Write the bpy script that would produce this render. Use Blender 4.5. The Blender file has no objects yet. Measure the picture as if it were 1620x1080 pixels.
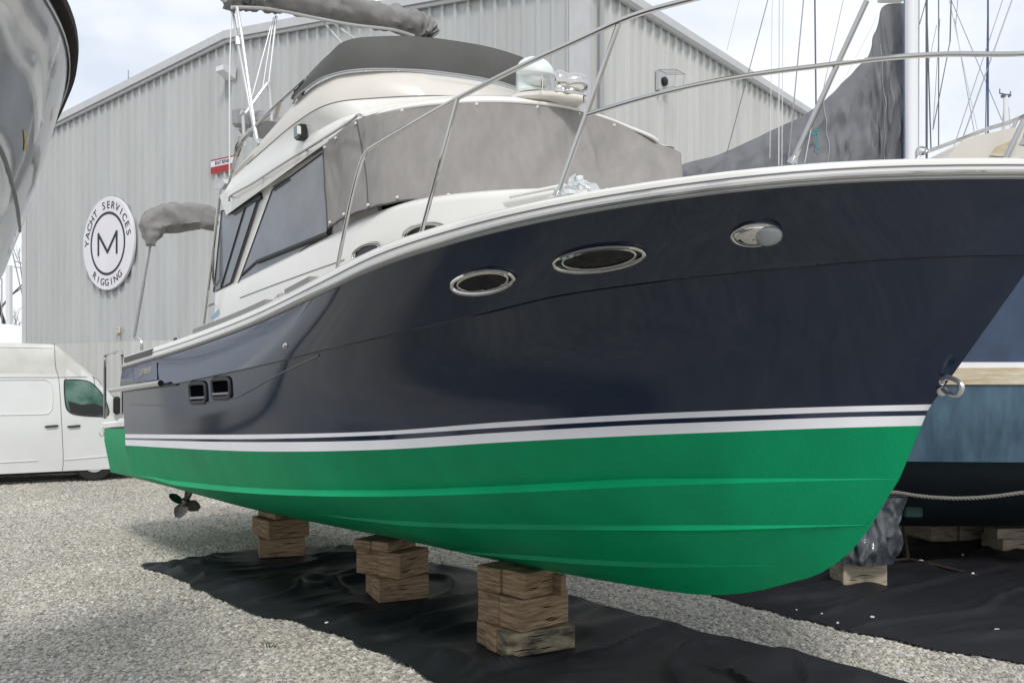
import bpy, math, random
import numpy as np
from mathutils import Vector, Matrix, noise
from mathutils.bvhtree import BVHTree
from mathutils.geometry import tessellate_polygon
R = math.radians
random.seed(7)
S = bpy.context.scene
C = S.collection

# ------------------------------------------------------------------ camera
HC = 2.15                                   # eye height (m)
FPX, CX, HY = 1500.0, 810.0, 590.0          # focal length, centre column, horizon row in photo pixels
cd = bpy.data.cameras.new('camera'); cam = bpy.data.objects.new('camera', cd); C.objects.link(cam)
cam.location = (0, 0, HC); cam.rotation_euler = (R(90), 0, 0)
cd.sensor_width = 36; cd.lens = 36*FPX/1620; cd.shift_y = 50/1620
cd.clip_start = .05; cd.clip_end = 1500
S.camera = cam

# ------------------------------------------------------------------ world: thin bright overcast over a Nishita sky
SUN_EL, SUN_AZ = 50, 172                    # degrees; azimuth clockwise from +Y
w = bpy.data.worlds.new('World'); S.world = w; w.use_nodes = True
nt = w.node_tree; nt.nodes.clear()
def N(t, ty, **k):
    n = t.nodes.new(ty)
    for a, b in k.items():
        if a in n.inputs: n.inputs[a].default_value = b
        else: setattr(n, a, b)
    return n
out = N(nt, 'ShaderNodeOutputWorld'); bg = N(nt, 'ShaderNodeBackground', Strength=.1)
sky = N(nt, 'ShaderNodeTexSky'); sky.sky_type = 'NISHITA'; sky.sun_disc = False
sky.sun_elevation = R(SUN_EL); sky.sun_rotation = R(SUN_AZ); sky.dust_density = 2
tc = N(nt, 'ShaderNodeTexCoord'); mp = N(nt, 'ShaderNodeMapping'); mp.inputs['Scale'].default_value = (1, 1, 2.6)
nz = N(nt, 'ShaderNodeTexNoise', Scale=2.3, Detail=7, Roughness=.52, Distortion=.35)
cr = N(nt, 'ShaderNodeValToRGB')
cr.color_ramp.elements[0].position = .40; cr.color_ramp.elements[0].color = (5.9, 6.3, 7.0, 1)
cr.color_ramp.elements[1].position = .58; cr.color_ramp.elements[1].color = (8.0, 8.2, 8.4, 1)
mx = N(nt, 'ShaderNodeMix', data_type='RGBA'); mx.inputs[0].default_value = .86
nt.links.new(tc.outputs['Generated'], mp.inputs[0]); nt.links.new(mp.outputs[0], nz.inputs['Vector'])
nt.links.new(nz.outputs[0], cr.inputs[0]); nt.links.new(sky.outputs[0], mx.inputs[6]); nt.links.new(cr.outputs[0], mx.inputs[7])
nt.links.new(mx.outputs[2], bg.inputs[0]); nt.links.new(bg.outputs[0], out.inputs[0])
sl = bpy.data.lights.new('sun', 'SUN'); sl.energy = 1.5; sl.angle = R(12); sl.color = (1, .96, .9)
so = bpy.data.objects.new('sun', sl); C.objects.link(so)
d = Vector((math.sin(R(SUN_AZ))*math.cos(R(SUN_EL)), math.cos(R(SUN_AZ))*math.cos(R(SUN_EL)), math.sin(R(SUN_EL))))
so.rotation_euler = d.to_track_quat('Z', 'Y').to_euler(); so.location = (0, -5, 20)
vs = S.view_settings; vs.view_transform = 'Standard'; vs.look = 'None'; vs.exposure = .5; vs.gamma = 1

# ------------------------------------------------------------------ materials
def mat(name, col, rough=.5, metal=0, coat=0, spec=.5, var=.0, vscale=4, vcol=None, bump=0, bscale=30, rvar=0,
        stretch=(1, 1, 1), streak=0, transm=0, alpha=1, detail=5):
    m = bpy.data.materials.new(name); m.use_nodes = True
    t = m.node_tree; b = t.nodes['Principled BSDF']
    b.inputs['Base Color'].default_value = (*col, 1); b.inputs['Roughness'].default_value = rough
    b.inputs['Metallic'].default_value = metal; b.inputs['Coat Weight'].default_value = coat
    b.inputs['Coat Roughness'].default_value = .03
    b.inputs['Specular IOR Level'].default_value = spec; b.inputs['Transmission Weight'].default_value = transm
    b.inputs['Alpha'].default_value = alpha
    tcn = N(t, 'ShaderNodeTexCoord'); mpn = N(t, 'ShaderNodeMapping'); mpn.inputs['Scale'].default_value = stretch
    t.links.new(tcn.outputs['Object'], mpn.inputs[0])
    if var or vcol:
        n1 = N(t, 'ShaderNodeTexNoise', Scale=vscale, Detail=detail, Roughness=.6)
        t.links.new(mpn.outputs[0], n1.inputs['Vector'])
        r1 = N(t, 'ShaderNodeValToRGB')
        c2 = vcol if vcol else tuple(max(0, c*(1-var)) for c in col)
        r1.color_ramp.elements[0].position = .35; r1.color_ramp.elements[1].position = .66
        r1.color_ramp.elements[0].color = (*c2, 1); r1.color_ramp.elements[1].color = (*col, 1)
        t.links.new(n1.outputs[0], r1.inputs[0]); t.links.new(r1.outputs[0], b.inputs['Base Color'])
    if rvar:
        n3 = N(t, 'ShaderNodeTexNoise', Scale=vscale*1.7, Detail=6); t.links.new(mpn.outputs[0], n3.inputs['Vector'])
        mr = N(t, 'ShaderNodeMapRange'); mr.inputs[3].default_value = max(0, rough-rvar); mr.inputs[4].default_value = rough+rvar
        t.links.new(n3.outputs[0], mr.inputs[0]); t.links.new(mr.outputs[0], b.inputs['Roughness'])
    if bump:
        n2 = N(t, 'ShaderNodeTexNoise', Scale=bscale, Detail=6); bp = N(t, 'ShaderNodeBump', Strength=bump, Distance=.01)
        t.links.new(mpn.outputs[0], n2.inputs['Vector']); t.links.new(n2.outputs[0], bp.inputs['Height'])
        t.links.new(bp.outputs[0], b.inputs['Normal'])
    return m
M = {}
M['navy'] = mat('navy_gelcoat', (.003, .013, .036), .085, spec=.55, coat=.06)
M['stripe'] = mat('white_stripe', (.78, .78, .82), .3, var=.05)
M['green'] = mat('green_antifoul', (.0, .345, .14), .5, spec=.2, vcol=(.0, .275, .112), vscale=1.6, bump=.2, bscale=60, stretch=(1, 1, .5), rvar=.08)
M['gel'] = mat('white_gelcoat', (.74, .73, .695), .22, coat=.25, var=.05, vscale=1.3)
M['gelw'] = mat('cream_gelcoat', (.62, .59, .535), .3, coat=.2, var=.05)
M['nonskid'] = mat('grey_nonskid', (.27, .27, .26), .8, bump=.4, bscale=300)
M['steel'] = mat('polished_steel', (.50, .49, .475), .09, metal=1, rvar=.05, vscale=6)
M['alu'] = mat('anodised_pole', (.58, .58, .58), .3, metal=.8)
M['chrome'] = mat('chrome', (.62, .61, .58), .05, metal=1)
M['cover'] = mat('grey_cover_cloth', (.27, .258, .248), .85, var=.13, vscale=14, bump=.12, bscale=40, detail=9, stretch=(1, 1, .5))
M['coverd'] = mat('dark_grey_cover_cloth', (.095, .094, .092), .8, var=.15, vscale=3, bump=.2, bscale=10)
M['boot'] = mat('grey_canvas', (.25, .245, .24), .85, var=.2, vscale=7, bump=.5, bscale=16)
M['sailc'] = mat('slate_canvas', (.165, .172, .185), .85, var=.18, vscale=3, bump=.3, bscale=10)
M['glass'] = mat('tinted_window', (.19, .205, .225), .08, spec=.6, var=.25, vscale=2.5, bump=.02, bscale=3)
M['dglass'] = mat('dark_glass', (.004, .004, .005), .05, spec=.4)
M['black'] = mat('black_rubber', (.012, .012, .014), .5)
M['groove'] = mat('groove_line', (.2, .2, .24), .5)
M['lens'] = mat('clear_lens', (.42, .46, .48), .05, coat=1, spec=.8, transm=.35)
M['greenl'] = mat('green_lens', (.01, .09, .06), .1, coat=1)
M['wood'] = mat('weathered_timber', (.42, .29, .175), .85, vcol=(.13, .085, .05), vscale=4.5, stretch=(1.0, 1.0, 9), bump=.25, bscale=5, detail=9)
M['woodg'] = mat('grey_timber', (.50, .43, .33), .85, vcol=(.26, .21, .15), vscale=3, stretch=(1.3, 1.3, 10), bump=.25, bscale=5, detail=9)
M['woodend'] = mat('stained_timber', (.40, .33, .22), .9, vcol=(.02, .018, .016), vscale=3.2, stretch=(1.2, 1.2, 3.5), bump=.5, bscale=20)
M['tarp'] = mat('black_ground_fabric', (.0095, .0105, .0145), .58, var=.35, vscale=3, bump=.2, bscale=90, spec=.45)
M['wall'] = mat('ribbed_metal_siding', (.475, .492, .49), .5, var=.13, vscale=.9, stretch=(1.6, 1.6, .28), bump=.1, bscale=4, rvar=.05)
M['walls'] = mat('side_metal_siding', (.56, .567, .555), .5, vcol=(.48, .485, .465), vscale=1.6, stretch=(2.2, 2.2, .12), rvar=.05)
M['trim'] = mat('metal_trim', (.52, .53, .54), .42, var=.08)
M['trimd'] = mat('grey_trim', (.33, .34, .35), .5)
M['roof'] = mat('metal_roof', (.45, .46, .47), .45)
M['sign'] = mat('sign_panel', (.72, .71, .76), .45, var=.06, vscale=1.5)
M['ink'] = mat('sign_ink', (.012, .012, .02), .5)
M['red'] = mat('red_sign_paint', (.32, .02, .018), .5)
M['van'] = mat('white_van_paint', (.72, .735, .73), .25, coat=.4, var=.08, vscale=1.1, rvar=.05)
M['vang'] = mat('van_window', (.03, .10, .075), .05, spec=.8, vcol=(.16, .26, .22), vscale=2.2)
M['seam'] = mat('panel_gap', (.06, .06, .06), .7)
M['tyre'] = mat('tyre', (.018, .018, .018), .85)
M['taill'] = mat('tail_lamp', (.5, .01, .015), .12, coat=1)
M['gloss'] = mat('polished_pale_hull', (.34, .35, .37), .10, coat=.5, spec=.6, var=.3, vscale=2.2, bump=.10, bscale=4)
M['teak'] = mat('dark_teak_rail', (.02, .013, .009), .6, spec=.15, var=.5, vscale=8)
M['blue'] = mat('faded_blue_hull', (.022, .052, .115), .22, coat=.3, vcol=(.012, .028, .07), vscale=2.2, stretch=(1, 1, .8), rvar=.12, detail=9)
M['bluef'] = mat('chalky_blue_hull', (.065, .13, .185), .28, coat=.15, vcol=(.025, .06, .10), vscale=3.0, stretch=(2.0, 1, .6), rvar=.15, detail=9)
M['cream'] = mat('stained_cream_band', (.62, .57, .45), .5, vcol=(.42, .33, .2), vscale=5, stretch=(.6, 1, 5), detail=9)
M['anti'] = mat('dark_antifoul', (.006, .010, .018), .6, vcol=(.008, .022, .026), vscale=2)
M['mast'] = mat('painted_mast', (.72, .73, .74), .3, metal=.2)
M['wire'] = mat('rigging_wire', (.30, .31, .33), .4, metal=.4)
M['wired'] = mat('dark_rigging', (.10, .10, .12), .5)
M['wireb'] = mat('blue_halyard', (.05, .08, .18), .6)
M['wirew'] = mat('pale_rope', (.60, .60, .60), .7)
M['rope'] = mat('rope', (.17, .16, .145), .9, bump=.8, bscale=60)
M['rust'] = mat('rusty_steel', (.055, .032, .024), .85, var=.5, vscale=20)
M['plast'] = mat('crinkled_plastic', (.02, .028, .04), .2, coat=.4, vcol=(.10, .11, .12), vscale=7, bump=.6, bscale=16, detail=6, stretch=(1.6, 1.6, .7))
M['clear'] = mat('clear_plastic', (.80, .84, .85), .12, transm=.35, coat=.6, spec=.8)
M['bronze'] = mat('dull_bronze', (.22, .20, .18), .35, metal=.8, var=.4, vscale=12)
M['bark'] = mat('bark', (.10, .085, .085), .9, var=.3)
M['wrap'] = mat('white_shrink_wrap', (.80, .82, .84), .4, var=.05)
M['stone'] = mat('white_stone', (.62, .60, .56), .8)
M['padg'] = mat('green_keel_paint', (.01, .045, .035), .8, var=.4)
M['leaf'] = mat('weed_leaf', (.06, .10, .03), .7)
M['rad'] = mat('radome_plastic', (.66, .71, .70), .25, coat=.4)
M['sticker'] = mat('pale_blue_decal', (.28, .42, .55), .5)
M['gold'] = mat('faded_gold_letters', (.40, .36, .27), .4)
M['void'] = mat('dark_opening', (.003, .003, .004), 1, spec=0)
M['seat'] = mat('grey_seat', (.30, .30, .31), .6)

def stone_mat(name):
    m = bpy.data.materials.new(name); m.use_nodes = True; t = m.node_tree; b = t.nodes['Principled BSDF']
    b.inputs['Roughness'].default_value = .85
    oi = N(t, 'ShaderNodeObjectInfo'); r = N(t, 'ShaderNodeValToRGB'); r.color_ramp.interpolation = 'LINEAR'
    cols = [(0, (.22, .205, .185)), (.25, (.40, .375, .33)), (.5, (.50, .475, .42)), (.72, (.58, .53, .45)), (.9, (.46, .455, .44)), (1, (.74, .715, .66))]
    while len(r.color_ramp.elements) < len(cols): r.color_ramp.elements.new(.5)
    for e, (p, c) in zip(r.color_ramp.elements, cols): e.position = p; e.color = (*c, 1)
    t.links.new(oi.outputs['Random'], r.inputs[0])
    nz_ = N(t, 'ShaderNodeTexNoise', Scale=.55, Detail=5); t.links.new(oi.outputs['Location'], nz_.inputs['Vector'])
    mr = N(t, 'ShaderNodeMapRange'); mr.inputs[1].default_value = .32; mr.inputs[2].default_value = .68; mr.inputs[3].default_value = .74; mr.inputs[4].default_value = 1.08
    mul = N(t, 'ShaderNodeMix', data_type='RGBA', blend_type='MULTIPLY'); mul.inputs[0].default_value = 1
    t.links.new(nz_.outputs[0], mr.inputs[0]); t.links.new(r.outputs[0], mul.inputs[6]); t.links.new(mr.outputs[0], mul.inputs[7]); t.links.new(mul.outputs[2], b.inputs['Base Color'])
    return m
def gravel_mat():
    m = bpy.data.materials.new('gravel_ground'); m.use_nodes = True; t = m.node_tree; b = t.nodes['Principled BSDF']
    b.inputs['Roughness'].default_value = .9
    tcn = N(t, 'ShaderNodeTexCoord'); ds = N(t, 'ShaderNodeTexNoise', Scale=9, Detail=3)
    v = N(t, 'ShaderNodeTexVoronoi', Scale=38); v2 = N(t, 'ShaderNodeTexVoronoi', Scale=75)
    va = N(t, 'ShaderNodeVectorMath', operation='MULTIPLY_ADD'); va.inputs[1].default_value = (.03,)*3
    t.links.new(tcn.outputs['Object'], ds.inputs['Vector']); t.links.new(ds.outputs['Color'], va.inputs[0]); t.links.new(tcn.outputs['Object'], va.inputs[2])
    t.links.new(va.outputs[0], v.inputs['Vector']); t.links.new(va.outputs[0], v2.inputs['Vector'])
    r = N(t, 'ShaderNodeValToRGB')
    cols = [(0, (.25, .235, .21)), (.3, (.41, .39, .345)), (.6, (.51, .485, .43)), (1, (.68, .65, .59))]
    while len(r.color_ramp.elements) < len(cols): r.color_ramp.elements.new(.5)
    for e, (p, c) in zip(r.color_ramp.elements, cols): e.position = p; e.color = (*c, 1)
    sp = N(t, 'ShaderNodeSeparateColor'); t.links.new(v.outputs['Color'], sp.inputs[0]); t.links.new(sp.outputs[0], r.inputs[0])
    big = N(t, 'ShaderNodeTexNoise', Scale=.6, Detail=5); t.links.new(tcn.outputs['Object'], big.inputs['Vector'])
    mr = N(t, 'ShaderNodeMapRange'); mr.inputs[1].default_value = .3; mr.inputs[2].default_value = .7; mr.inputs[3].default_value = .82; mr.inputs[4].default_value = 1.1
    t.links.new(big.outputs[0], mr.inputs[0])
    mul = N(t, 'ShaderNodeMix', data_type='RGBA', blend_type='MULTIPLY'); mul.inputs[0].default_value = 1
    t.links.new(r.outputs[0], mul.inputs[6]); t.links.new(mr.outputs[0], mul.inputs[7]); t.links.new(mul.outputs[2], b.inputs['Base Color'])
    bp = N(t, 'ShaderNodeBump', Strength=1, Distance=.014); bp.invert = True
    ad = N(t, 'ShaderNodeMath', operation='ADD'); t.links.new(v.outputs[0], ad.inputs[0]); t.links.new(v2.outputs[0], ad.inputs[1])
    t.links.new(ad.outputs[0], bp.inputs['Height']); t.links.new(bp.outputs[0], b.inputs['Normal'])
    return m
M['gravel'] = gravel_mat()

# ------------------------------------------------------------------ mesh helpers
def cr_path(pts, n=8, closed=False):
    P_ = [Vector(p) for p in pts]; out = []; m = len(P_)
    rng = range(m) if closed else range(m-1)
    for i in rng:
        p1, p2 = P_[i], P_[(i+1) % m]
        p0 = P_[(i-1) % m] if (closed or i > 0) else p1*2-p2
        p3 = P_[(i+2) % m] if (closed or i+2 < m) else p2*2-p1
        for k in range(n):
            t = k/n
            out.append(.5*((2*p1)+(p2-p0)*t+(2*p0-5*p1+4*p2-p3)*t*t+(3*p1-p0-3*p2+p3)*t**3))
    if not closed: out.append(P_[-1])
    return out
class MB:
    def __init__(s): s.v = []; s.f = []; s.m = []
    def add(s, vs, fs, mi=0):
        o = len(s.v); s.v += [Vector(v) for v in vs]
        for f in fs: s.f.append([i+o for i in f]); s.m.append(mi)
        return s
    def grid(s, rows, mi=0, closed=False, mfun=None, flip=False):
        o = len(s.v); n = len(rows[0])
        for r in rows: s.v += [Vector(p) for p in r]
        for i in range(len(rows)-1):
            for j in range(n if closed else n-1):
                k = (j+1) % n
                f = [o+i*n+j, o+i*n+k, o+(i+1)*n+k, o+(i+1)*n+j]
                if flip: f.reverse()
                s.f.append(f); s.m.append(mfun(i, j) if mfun else mi)
        return s
    def box(s, c, sz, rot=None, mi=0, bev=0):
        x, y, z = [a/2 for a in sz]; q = rot if rot else Matrix.Identity(3); c = Vector(c)
        if bev:
            b = bev; vs = []; 
            # chamfered box: 24 verts
            idx = {}
            for sx in (-1, 1):
                for sy in (-1, 1):
                    for sz_ in (-1, 1):
                        for a in range(3):
                            p = [sx*(x-b), sy*(y-b), sz_*(z-b)]; p[a] = (sx*x, sy*y, sz_*z)[a]
                            idx[(sx, sy, sz_, a)] = len(vs); vs.append(c+q@Vector(p))
            fs = []
            for a in range(3):
                o1, o2 = (a+1) % 3, (a+2) % 3
                for sg in (-1, 1):
                    cyc = []
                    for u, v in ((-1, -1), (1, -1), (1, 1), (-1, 1)):
                        k = [0, 0, 0]; k[a] = sg; k[o1] = u; k[o2] = v; cyc.append(idx[(*k, a)])
                    fs.append(cyc if sg > 0 else cyc[::-1])
            for a in range(3):          # edges parallel to axis a
                o1, o2 = (a+1) % 3, (a+2) % 3
                for u in (-1, 1):
                    for v in (-1, 1):
                        k1 = [0]*3; k2 = [0]*3; k1[a] = -1; k2[a] = 1
                        for k in (k1, k2): k[o1] = u; k[o2] = v
                        f = [idx[(*k1, o1)], idx[(*k2, o1)], idx[(*k2, o2)], idx[(*k1, o2)]]
                        fs.append(f if u*v < 0 else f[::-1])
            for k in [(a_, b_, c_) for a_ in (-1, 1) for b_ in (-1, 1) for c_ in (-1, 1)]:
                f = [idx[(*k, 0)], idx[(*k, 1)], idx[(*k, 2)]]
                fs.append(f if k[0]*k[1]*k[2] > 0 else f[::-1])
            return s.add(vs, fs, mi)
        vs = [c+q@Vector((a*x, b*y, e*z)) for a in (-1, 1) for b in (-1, 1) for e in (-1, 1)]
        return s.add(vs, [(0, 1, 3, 2), (4, 6, 7, 5), (0, 4, 5, 1), (2, 3, 7, 6), (0, 2, 6, 4), (1, 5, 7, 3)], mi)
    def tube(s, pts, r, n=10, closed=False, caps=True, mi=0, up=None):
        P_ = [Vector(p) for p in pts]; m = len(P_); rows = []
        rr = r if hasattr(r, '__len__') else [r]*m
        prev = None
        for i, p in enumerate(P_):
            a = P_[(i-1) % m] if (closed or i) else p; b = P_[(i+1) % m] if (closed or i < m-1) else p
            t = (b-a).normalized() if (b-a).length > 1e-9 else Vector((0, 0, 1))
            if prev is None:
                u = Vector(up) if up else (Vector((0, 0, 1)) if abs(t.z) < .9 else Vector((1, 0, 0)))
            else: u = prev
            u = (u-t*u.dot(t)); u.normalize(); v = t.cross(u); prev = u
            rad = rr[i]
            ru, rv = (rad if hasattr(rad, '__len__') else (rad, rad))
            rows.append([p+u*math.cos(2*math.pi*k/n)*ru+v*math.sin(2*math.pi*k/n)*rv for k in range(n)])
        if closed: rows.append(rows[0])
        o = len(s.v); s.grid(rows, mi, closed=True)
        if caps and not closed:
            s.f.append([o+k for k in range(n)][::-1]); s.m.append(mi)
            s.f.append([o+(m-1)*n+k for k in range(n)]); s.m.append(mi)
        return s
    def prism(s, poly, off, mi=0):           # planar polygon (3D) extruded by vector off
        P_ = [Vector(p) for p in poly]; o = Vector(off); n = len(P_)
        tr = tessellate_polygon([P_])
        fs = [list(t) for t in tr]+[[a+n for a in t][::-1] for t in tr]
        fs += [[i, (i+1) % n, (i+1) % n+n, i+n] for i in range(n)]
        return s.add(P_+[p+o for p in P_], fs, mi)
    def lathe(s, prof, c=(0, 0, 0), n=24, rot=None, mi=0):
        q = rot if rot else Matrix.Identity(3); c = Vector(c)
        rows = [[c+q@Vector((r*math.cos(2*math.pi*k/n), r*math.sin(2*math.pi*k/n), z)) for k in range(n)] for r, z in prof]
        return s.grid(rows, mi, closed=True)
def link(o, parent=None):
    C.objects.link(o)
    if parent: o.parent = parent
    return o
def obj(name, mb, mats, parent=None, smooth=35, recalc=True):
    me = bpy.data.meshes.new(name)
    me.from_pydata([tuple(v) for v in mb.v], [], mb.f)
    if not isinstance(mats, (list, tuple)): mats = [mats]
    for m in mats: me.materials.append(M[m] if isinstance(m, str) else m)
    me.polygons.foreach_set('material_index', mb.m)
    if recalc:
        import bmesh
        bm = bmesh.new(); bm.from_mesh(me); bmesh.ops.remove_doubles(bm, verts=bm.verts, dist=1e-5)
        bmesh.ops.recalc_face_normals(bm, faces=bm.faces); bm.to_mesh(me); bm.free()
    if smooth:
        me.polygons.foreach_set('use_smooth', [True]*len(me.polygons)); me.set_sharp_from_angle(angle=R(smooth))
    me.update()
    return link(bpy.data.objects.new(name, me), parent)
def tag(o, label=None, cat=None, group=None, kind=None):
    if label: o['label'] = label
    if cat: o['category'] = cat
    if group: o['group'] = group
    if kind: o['kind'] = kind
    return o
def thing(name, label, cat, loc=(0, 0, 0), rot=(0, 0, 0), group=None):
    o = bpy.data.objects.new(name, None); o.empty_display_size = .2
    o.location = loc; o.rotation_euler = rot; link(o)
    return tag(o, label, cat, group)
def ray(px, py): return Vector(((px-CX)/FPX, 1, -(py-HY)/FPX))
def gp(px, py, z=0):                         # point of the level plane z seen at a pixel
    d_ = ray(px, py); return Vector((0, 0, HC))+d_*((z-HC)/d_.z)
def dp(px, py, Y):                           # point at depth Y
    return Vector((0, 0, HC))+ray(px, py)*Y
def wob(p, sc=1., seed=0): return noise.noise(Vector(p)*sc+Vector((seed*7.3, seed*3.1, seed)))

# ------------------------------------------------------------------ ground
mb = MB().add([(-400, -300, 0), (400, -300, 0), (400, 700, 0), (-400, 700, 0)], [(0, 1, 2, 3)])
g = obj('ground', mb, 'gravel', smooth=0); tag(g, kind='structure')

# loose stones lying on the ground sheet (one uncountable object)
def pebble(i):
    rnd = random.Random(i); import bmesh
    bm = bmesh.new(); bmesh.ops.create_icosphere(bm, subdivisions=1, radius=.5)
    sx, sy, sz = 1, rnd.uniform(.6, .9), rnd.uniform(.35, .6)
    for v in bm.verts:
        v.co *= 1+rnd.uniform(-.2, .16); v.co.x *= sx; v.co.y *= sy; v.co.z *= sz
    me = bpy.data.meshes.new('pebble'); bm.to_mesh(me); bm.free()
    me.materials.append(PEB); return bpy.data.objects.new('pebble', me)
PEB = stone_mat('gravel_stone')
pc = bpy.data.collections.new('pebbles')
for i in range(6): pc.objects.link(pebble(i))
def scatter(name, poly, dens, smin, smax, seed):
    mb = MB(); mb.add([(x, y, .0) for x, y in poly], [list(range(len(poly)))])
    o = obj(name, mb, 'gravel', smooth=0); tag(o, kind='stuff')
    ng = bpy.data.node_groups.new(name, 'GeometryNodeTree')
    ng.interface.new_socket('Geometry', in_out='INPUT', socket_type='NodeSocketGeometry')
    ng.interface.new_socket('Geometry', in_out='OUTPUT', socket_type='NodeSocketGeometry')
    gi = ng.nodes.new('NodeGroupInput'); go = ng.nodes.new('NodeGroupOutput')
    ds = ng.nodes.new('GeometryNodeDistributePointsOnFaces'); ds.inputs['Density'].default_value = dens; ds.inputs['Seed'].default_value = seed
    ip = ng.nodes.new('GeometryNodeInstanceOnPoints'); ci = ng.nodes.new('GeometryNodeCollectionInfo')
    ci.inputs['Collection'].default_value = pc; ci.inputs['Separate Children'].default_value = True; ci.inputs['Reset Children'].default_value = True
    ip.inputs['Pick Instance'].default_value = True
    rv = ng.nodes.new('FunctionNodeRandomValue'); rv.data_type = 'FLOAT_VECTOR'
    rv.inputs[0].default_value = (-.5, -.5, 0); rv.inputs[1].default_value = (.5, .5, 6.28)
    rs = ng.nodes.new('FunctionNodeRandomValue'); rs.data_type = 'FLOAT'; rs.inputs[2].default_value = smin; rs.inputs[3].default_value = smax
    L_ = ng.links
    L_.new(gi.outputs[0], ds.inputs[0]); L_.new(ds.outputs[0], ip.inputs['Points']); L_.new(ci.outputs[0], ip.inputs['Instance'])
    L_.new(rv.outputs[0], ip.inputs['Rotation']); L_.new(rs.outputs[1], ip.inputs['Scale']); L_.new(ip.outputs[0], go.inputs[0])
    md = o.modifiers.new('scatter', 'NODES'); md.node_group = ng
    return o
scatter('gravel', [(-4.2, 6.2), (4.2, 6.2), (6.8, 10.5), (-6.8, 10.5)], 800, .022, .056, 1)
scatter('gravel', [(-6.8, 10.5), (6.8, 10.5), (7, 20), (-11.5, 20)], 420, .024, .058, 2)

# ------------------------------------------------------------------ corrugated shed
BD = 15.3
BC = Vector(((920-CX)/FPX*BD, BD, 0))                      # near corner of the shed
k_ = (1930-CX)/FPX
dS = Vector((k_, 1, 0)).normalized()                        # along the long eave wall, away to the right
dG = Vector((-1/k_, 1, 0)).normalized()                     # along the gable wall, away to the left
def uz(O, d_, px, py):                                      # (u, z) on the upright plane through O along d_
    k = (px-CX)/FPX; u = (k*O.y-O.x)/(d_.x-k*d_.y); Y = O.y+u*d_.y
    return u, HC-(py-HY)/FPX*Y
GW = uz(BC, dG, 38, 300)[0]                                 # gable width
EZ = uz(BC, dG, 920, -45)[1]                                # eave height
PZ = uz(BC, dG, 367, 56)[1]                                 # ridge height
SWL = 24
nG = Vector((-dS.x, -dS.y, 0)); nS = Vector((-dG.x, -dG.y, 0))   # outward normals
def gz(u): return EZ+(PZ-EZ)*(1-abs(u-GW/2)/(GW/2))
def ribbed(O, d_, nrm, L0, ztop, z0=0., pitch=.30):
    prof = []; u = 0
    while u < L0:
        for a, h in ((0, 0), (.19, 0), (.21, .05), (.262, .05), (.282, 0)):
            if u+a <= L0: prof.append((u+a, h))
        u += pitch
    prof.append((L0, 0)); m = MB()
    rows = []
    for f in range(2):
        rows.append([O+d_*a+nrm*h+Vector((0, 0, z0 if f == 0 else ztop(a))) for a, h in prof])
    return m.grid(rows)
shed = thing('metal_shed', 'large pale grey ribbed metal boat shed with a low gable roof', 'building', BC)
def rel(m):                                                  # world-built mesh -> relative to the shed's base
    for i, v in enumerate(m.v): m.v[i] = v-BC
    return m
obj('gable_wall', rel(ribbed(BC, dG, nG, GW, lambda u: gz(u)-.02)), 'wall', shed, smooth=0)
obj('gable_base_panel', rel(ribbed(BC+nG*.015, dG, nG, GW-.05, lambda u: uz(BC, dG, 208, 540)[1])), 'walls', shed, smooth=0)
obj('side_wall', rel(ribbed(BC, dS, nS, SWL, lambda u: EZ-.02)), 'walls', shed, smooth=0)
mb = MB(); far = BC+dG*GW
mb.grid([[far+Vector((0, 0, 0)), far+Vector((0, 0, EZ))], [far+dS*SWL, far+dS*SWL+Vector((0, 0, EZ))]])
e0 = BC+dS*SWL
mb.add([e0, e0+dG*GW, e0+dG*GW+Vector((0, 0, EZ)), e0+dG*GW/2+Vector((0, 0, PZ)), e0+Vector((0, 0, EZ))], [(0, 1, 2, 3, 4)])
obj('rear_wall', rel(mb), 'walls', shed, smooth=0)
# roof slabs
mb = MB(); ov = .12
for a, b in ((-ov, GW/2), (GW/2, GW+ov)):
    q = [BC+dG*a-dS*ov+Vector((0, 0, gz(a))), BC+dG*b-dS*ov+Vector((0, 0, gz(b))), BC+dG*b+dS*SWL+Vector((0, 0, gz(b))), BC+dG*a+dS*SWL+Vector((0, 0, gz(a)))]
    mb.prism(q, (0, 0, .05))
obj('roof', rel(mb), 'roof', shed, smooth=0)
mb = MB()                                                    # rake trim on the gable: fascia board + drip lip
for a, b in ((-.15, GW/2-.001), (GW/2+.001, GW+.15)):
    for (dz0, dz1, o0, o1) in ((-.10, .075, .10, .16), (-.17, -.105, .05, .11)):
        A = BC+nG*o0+dG*a+Vector((0, 0, gz(a)+dz0)); B = BC+nG*o0+dG*b+Vector((0, 0, gz(b)+dz0))
        mb.prism([A, B, B+Vector((0, 0, dz1-dz0)), A+Vector((0, 0, dz1-dz0))], nG*(o1-o0))
obj('rake_trim', rel(mb), 'trim', shed, smooth=0)
mb = MB()                                                    # eave gutter along the side wall
sec = [(.02, -.12), (.05, -.15), (.12, -.15), (.17, -.10), (.17, .0), (.14, .02), (.14, .07), (.02, .07)]
rows = [[BC+dS*t+nS*a+Vector((0, 0, EZ+b)) for a, b in sec] for t in (-.14, SWL)]
mb.grid(rows, closed=True); mb.add(rows[0], [list(range(8))])
obj('gutter', rel(mb), 'trim', shed, smooth=0)
mb = MB()                                                    # corner flashings
mb.prism([BC+nG*.05+nS*.05, BC+nG*.05+dG*.22, BC+dG*.22, BC, BC+dS*.22, BC+nS*.05+dS*.22], (0, 0, EZ-.3))
obj('corner_trim', rel(mb), 'trim', shed, smooth=0)
mb = MB(); mb.prism([far+nG*.05-dG*.2, far+nG*.05+dG*.03, far+dG*.03, far-dG*.2], (0, 0, EZ-.3))
obj('corner_trim', rel(mb), 'trim', shed, smooth=0)
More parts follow.
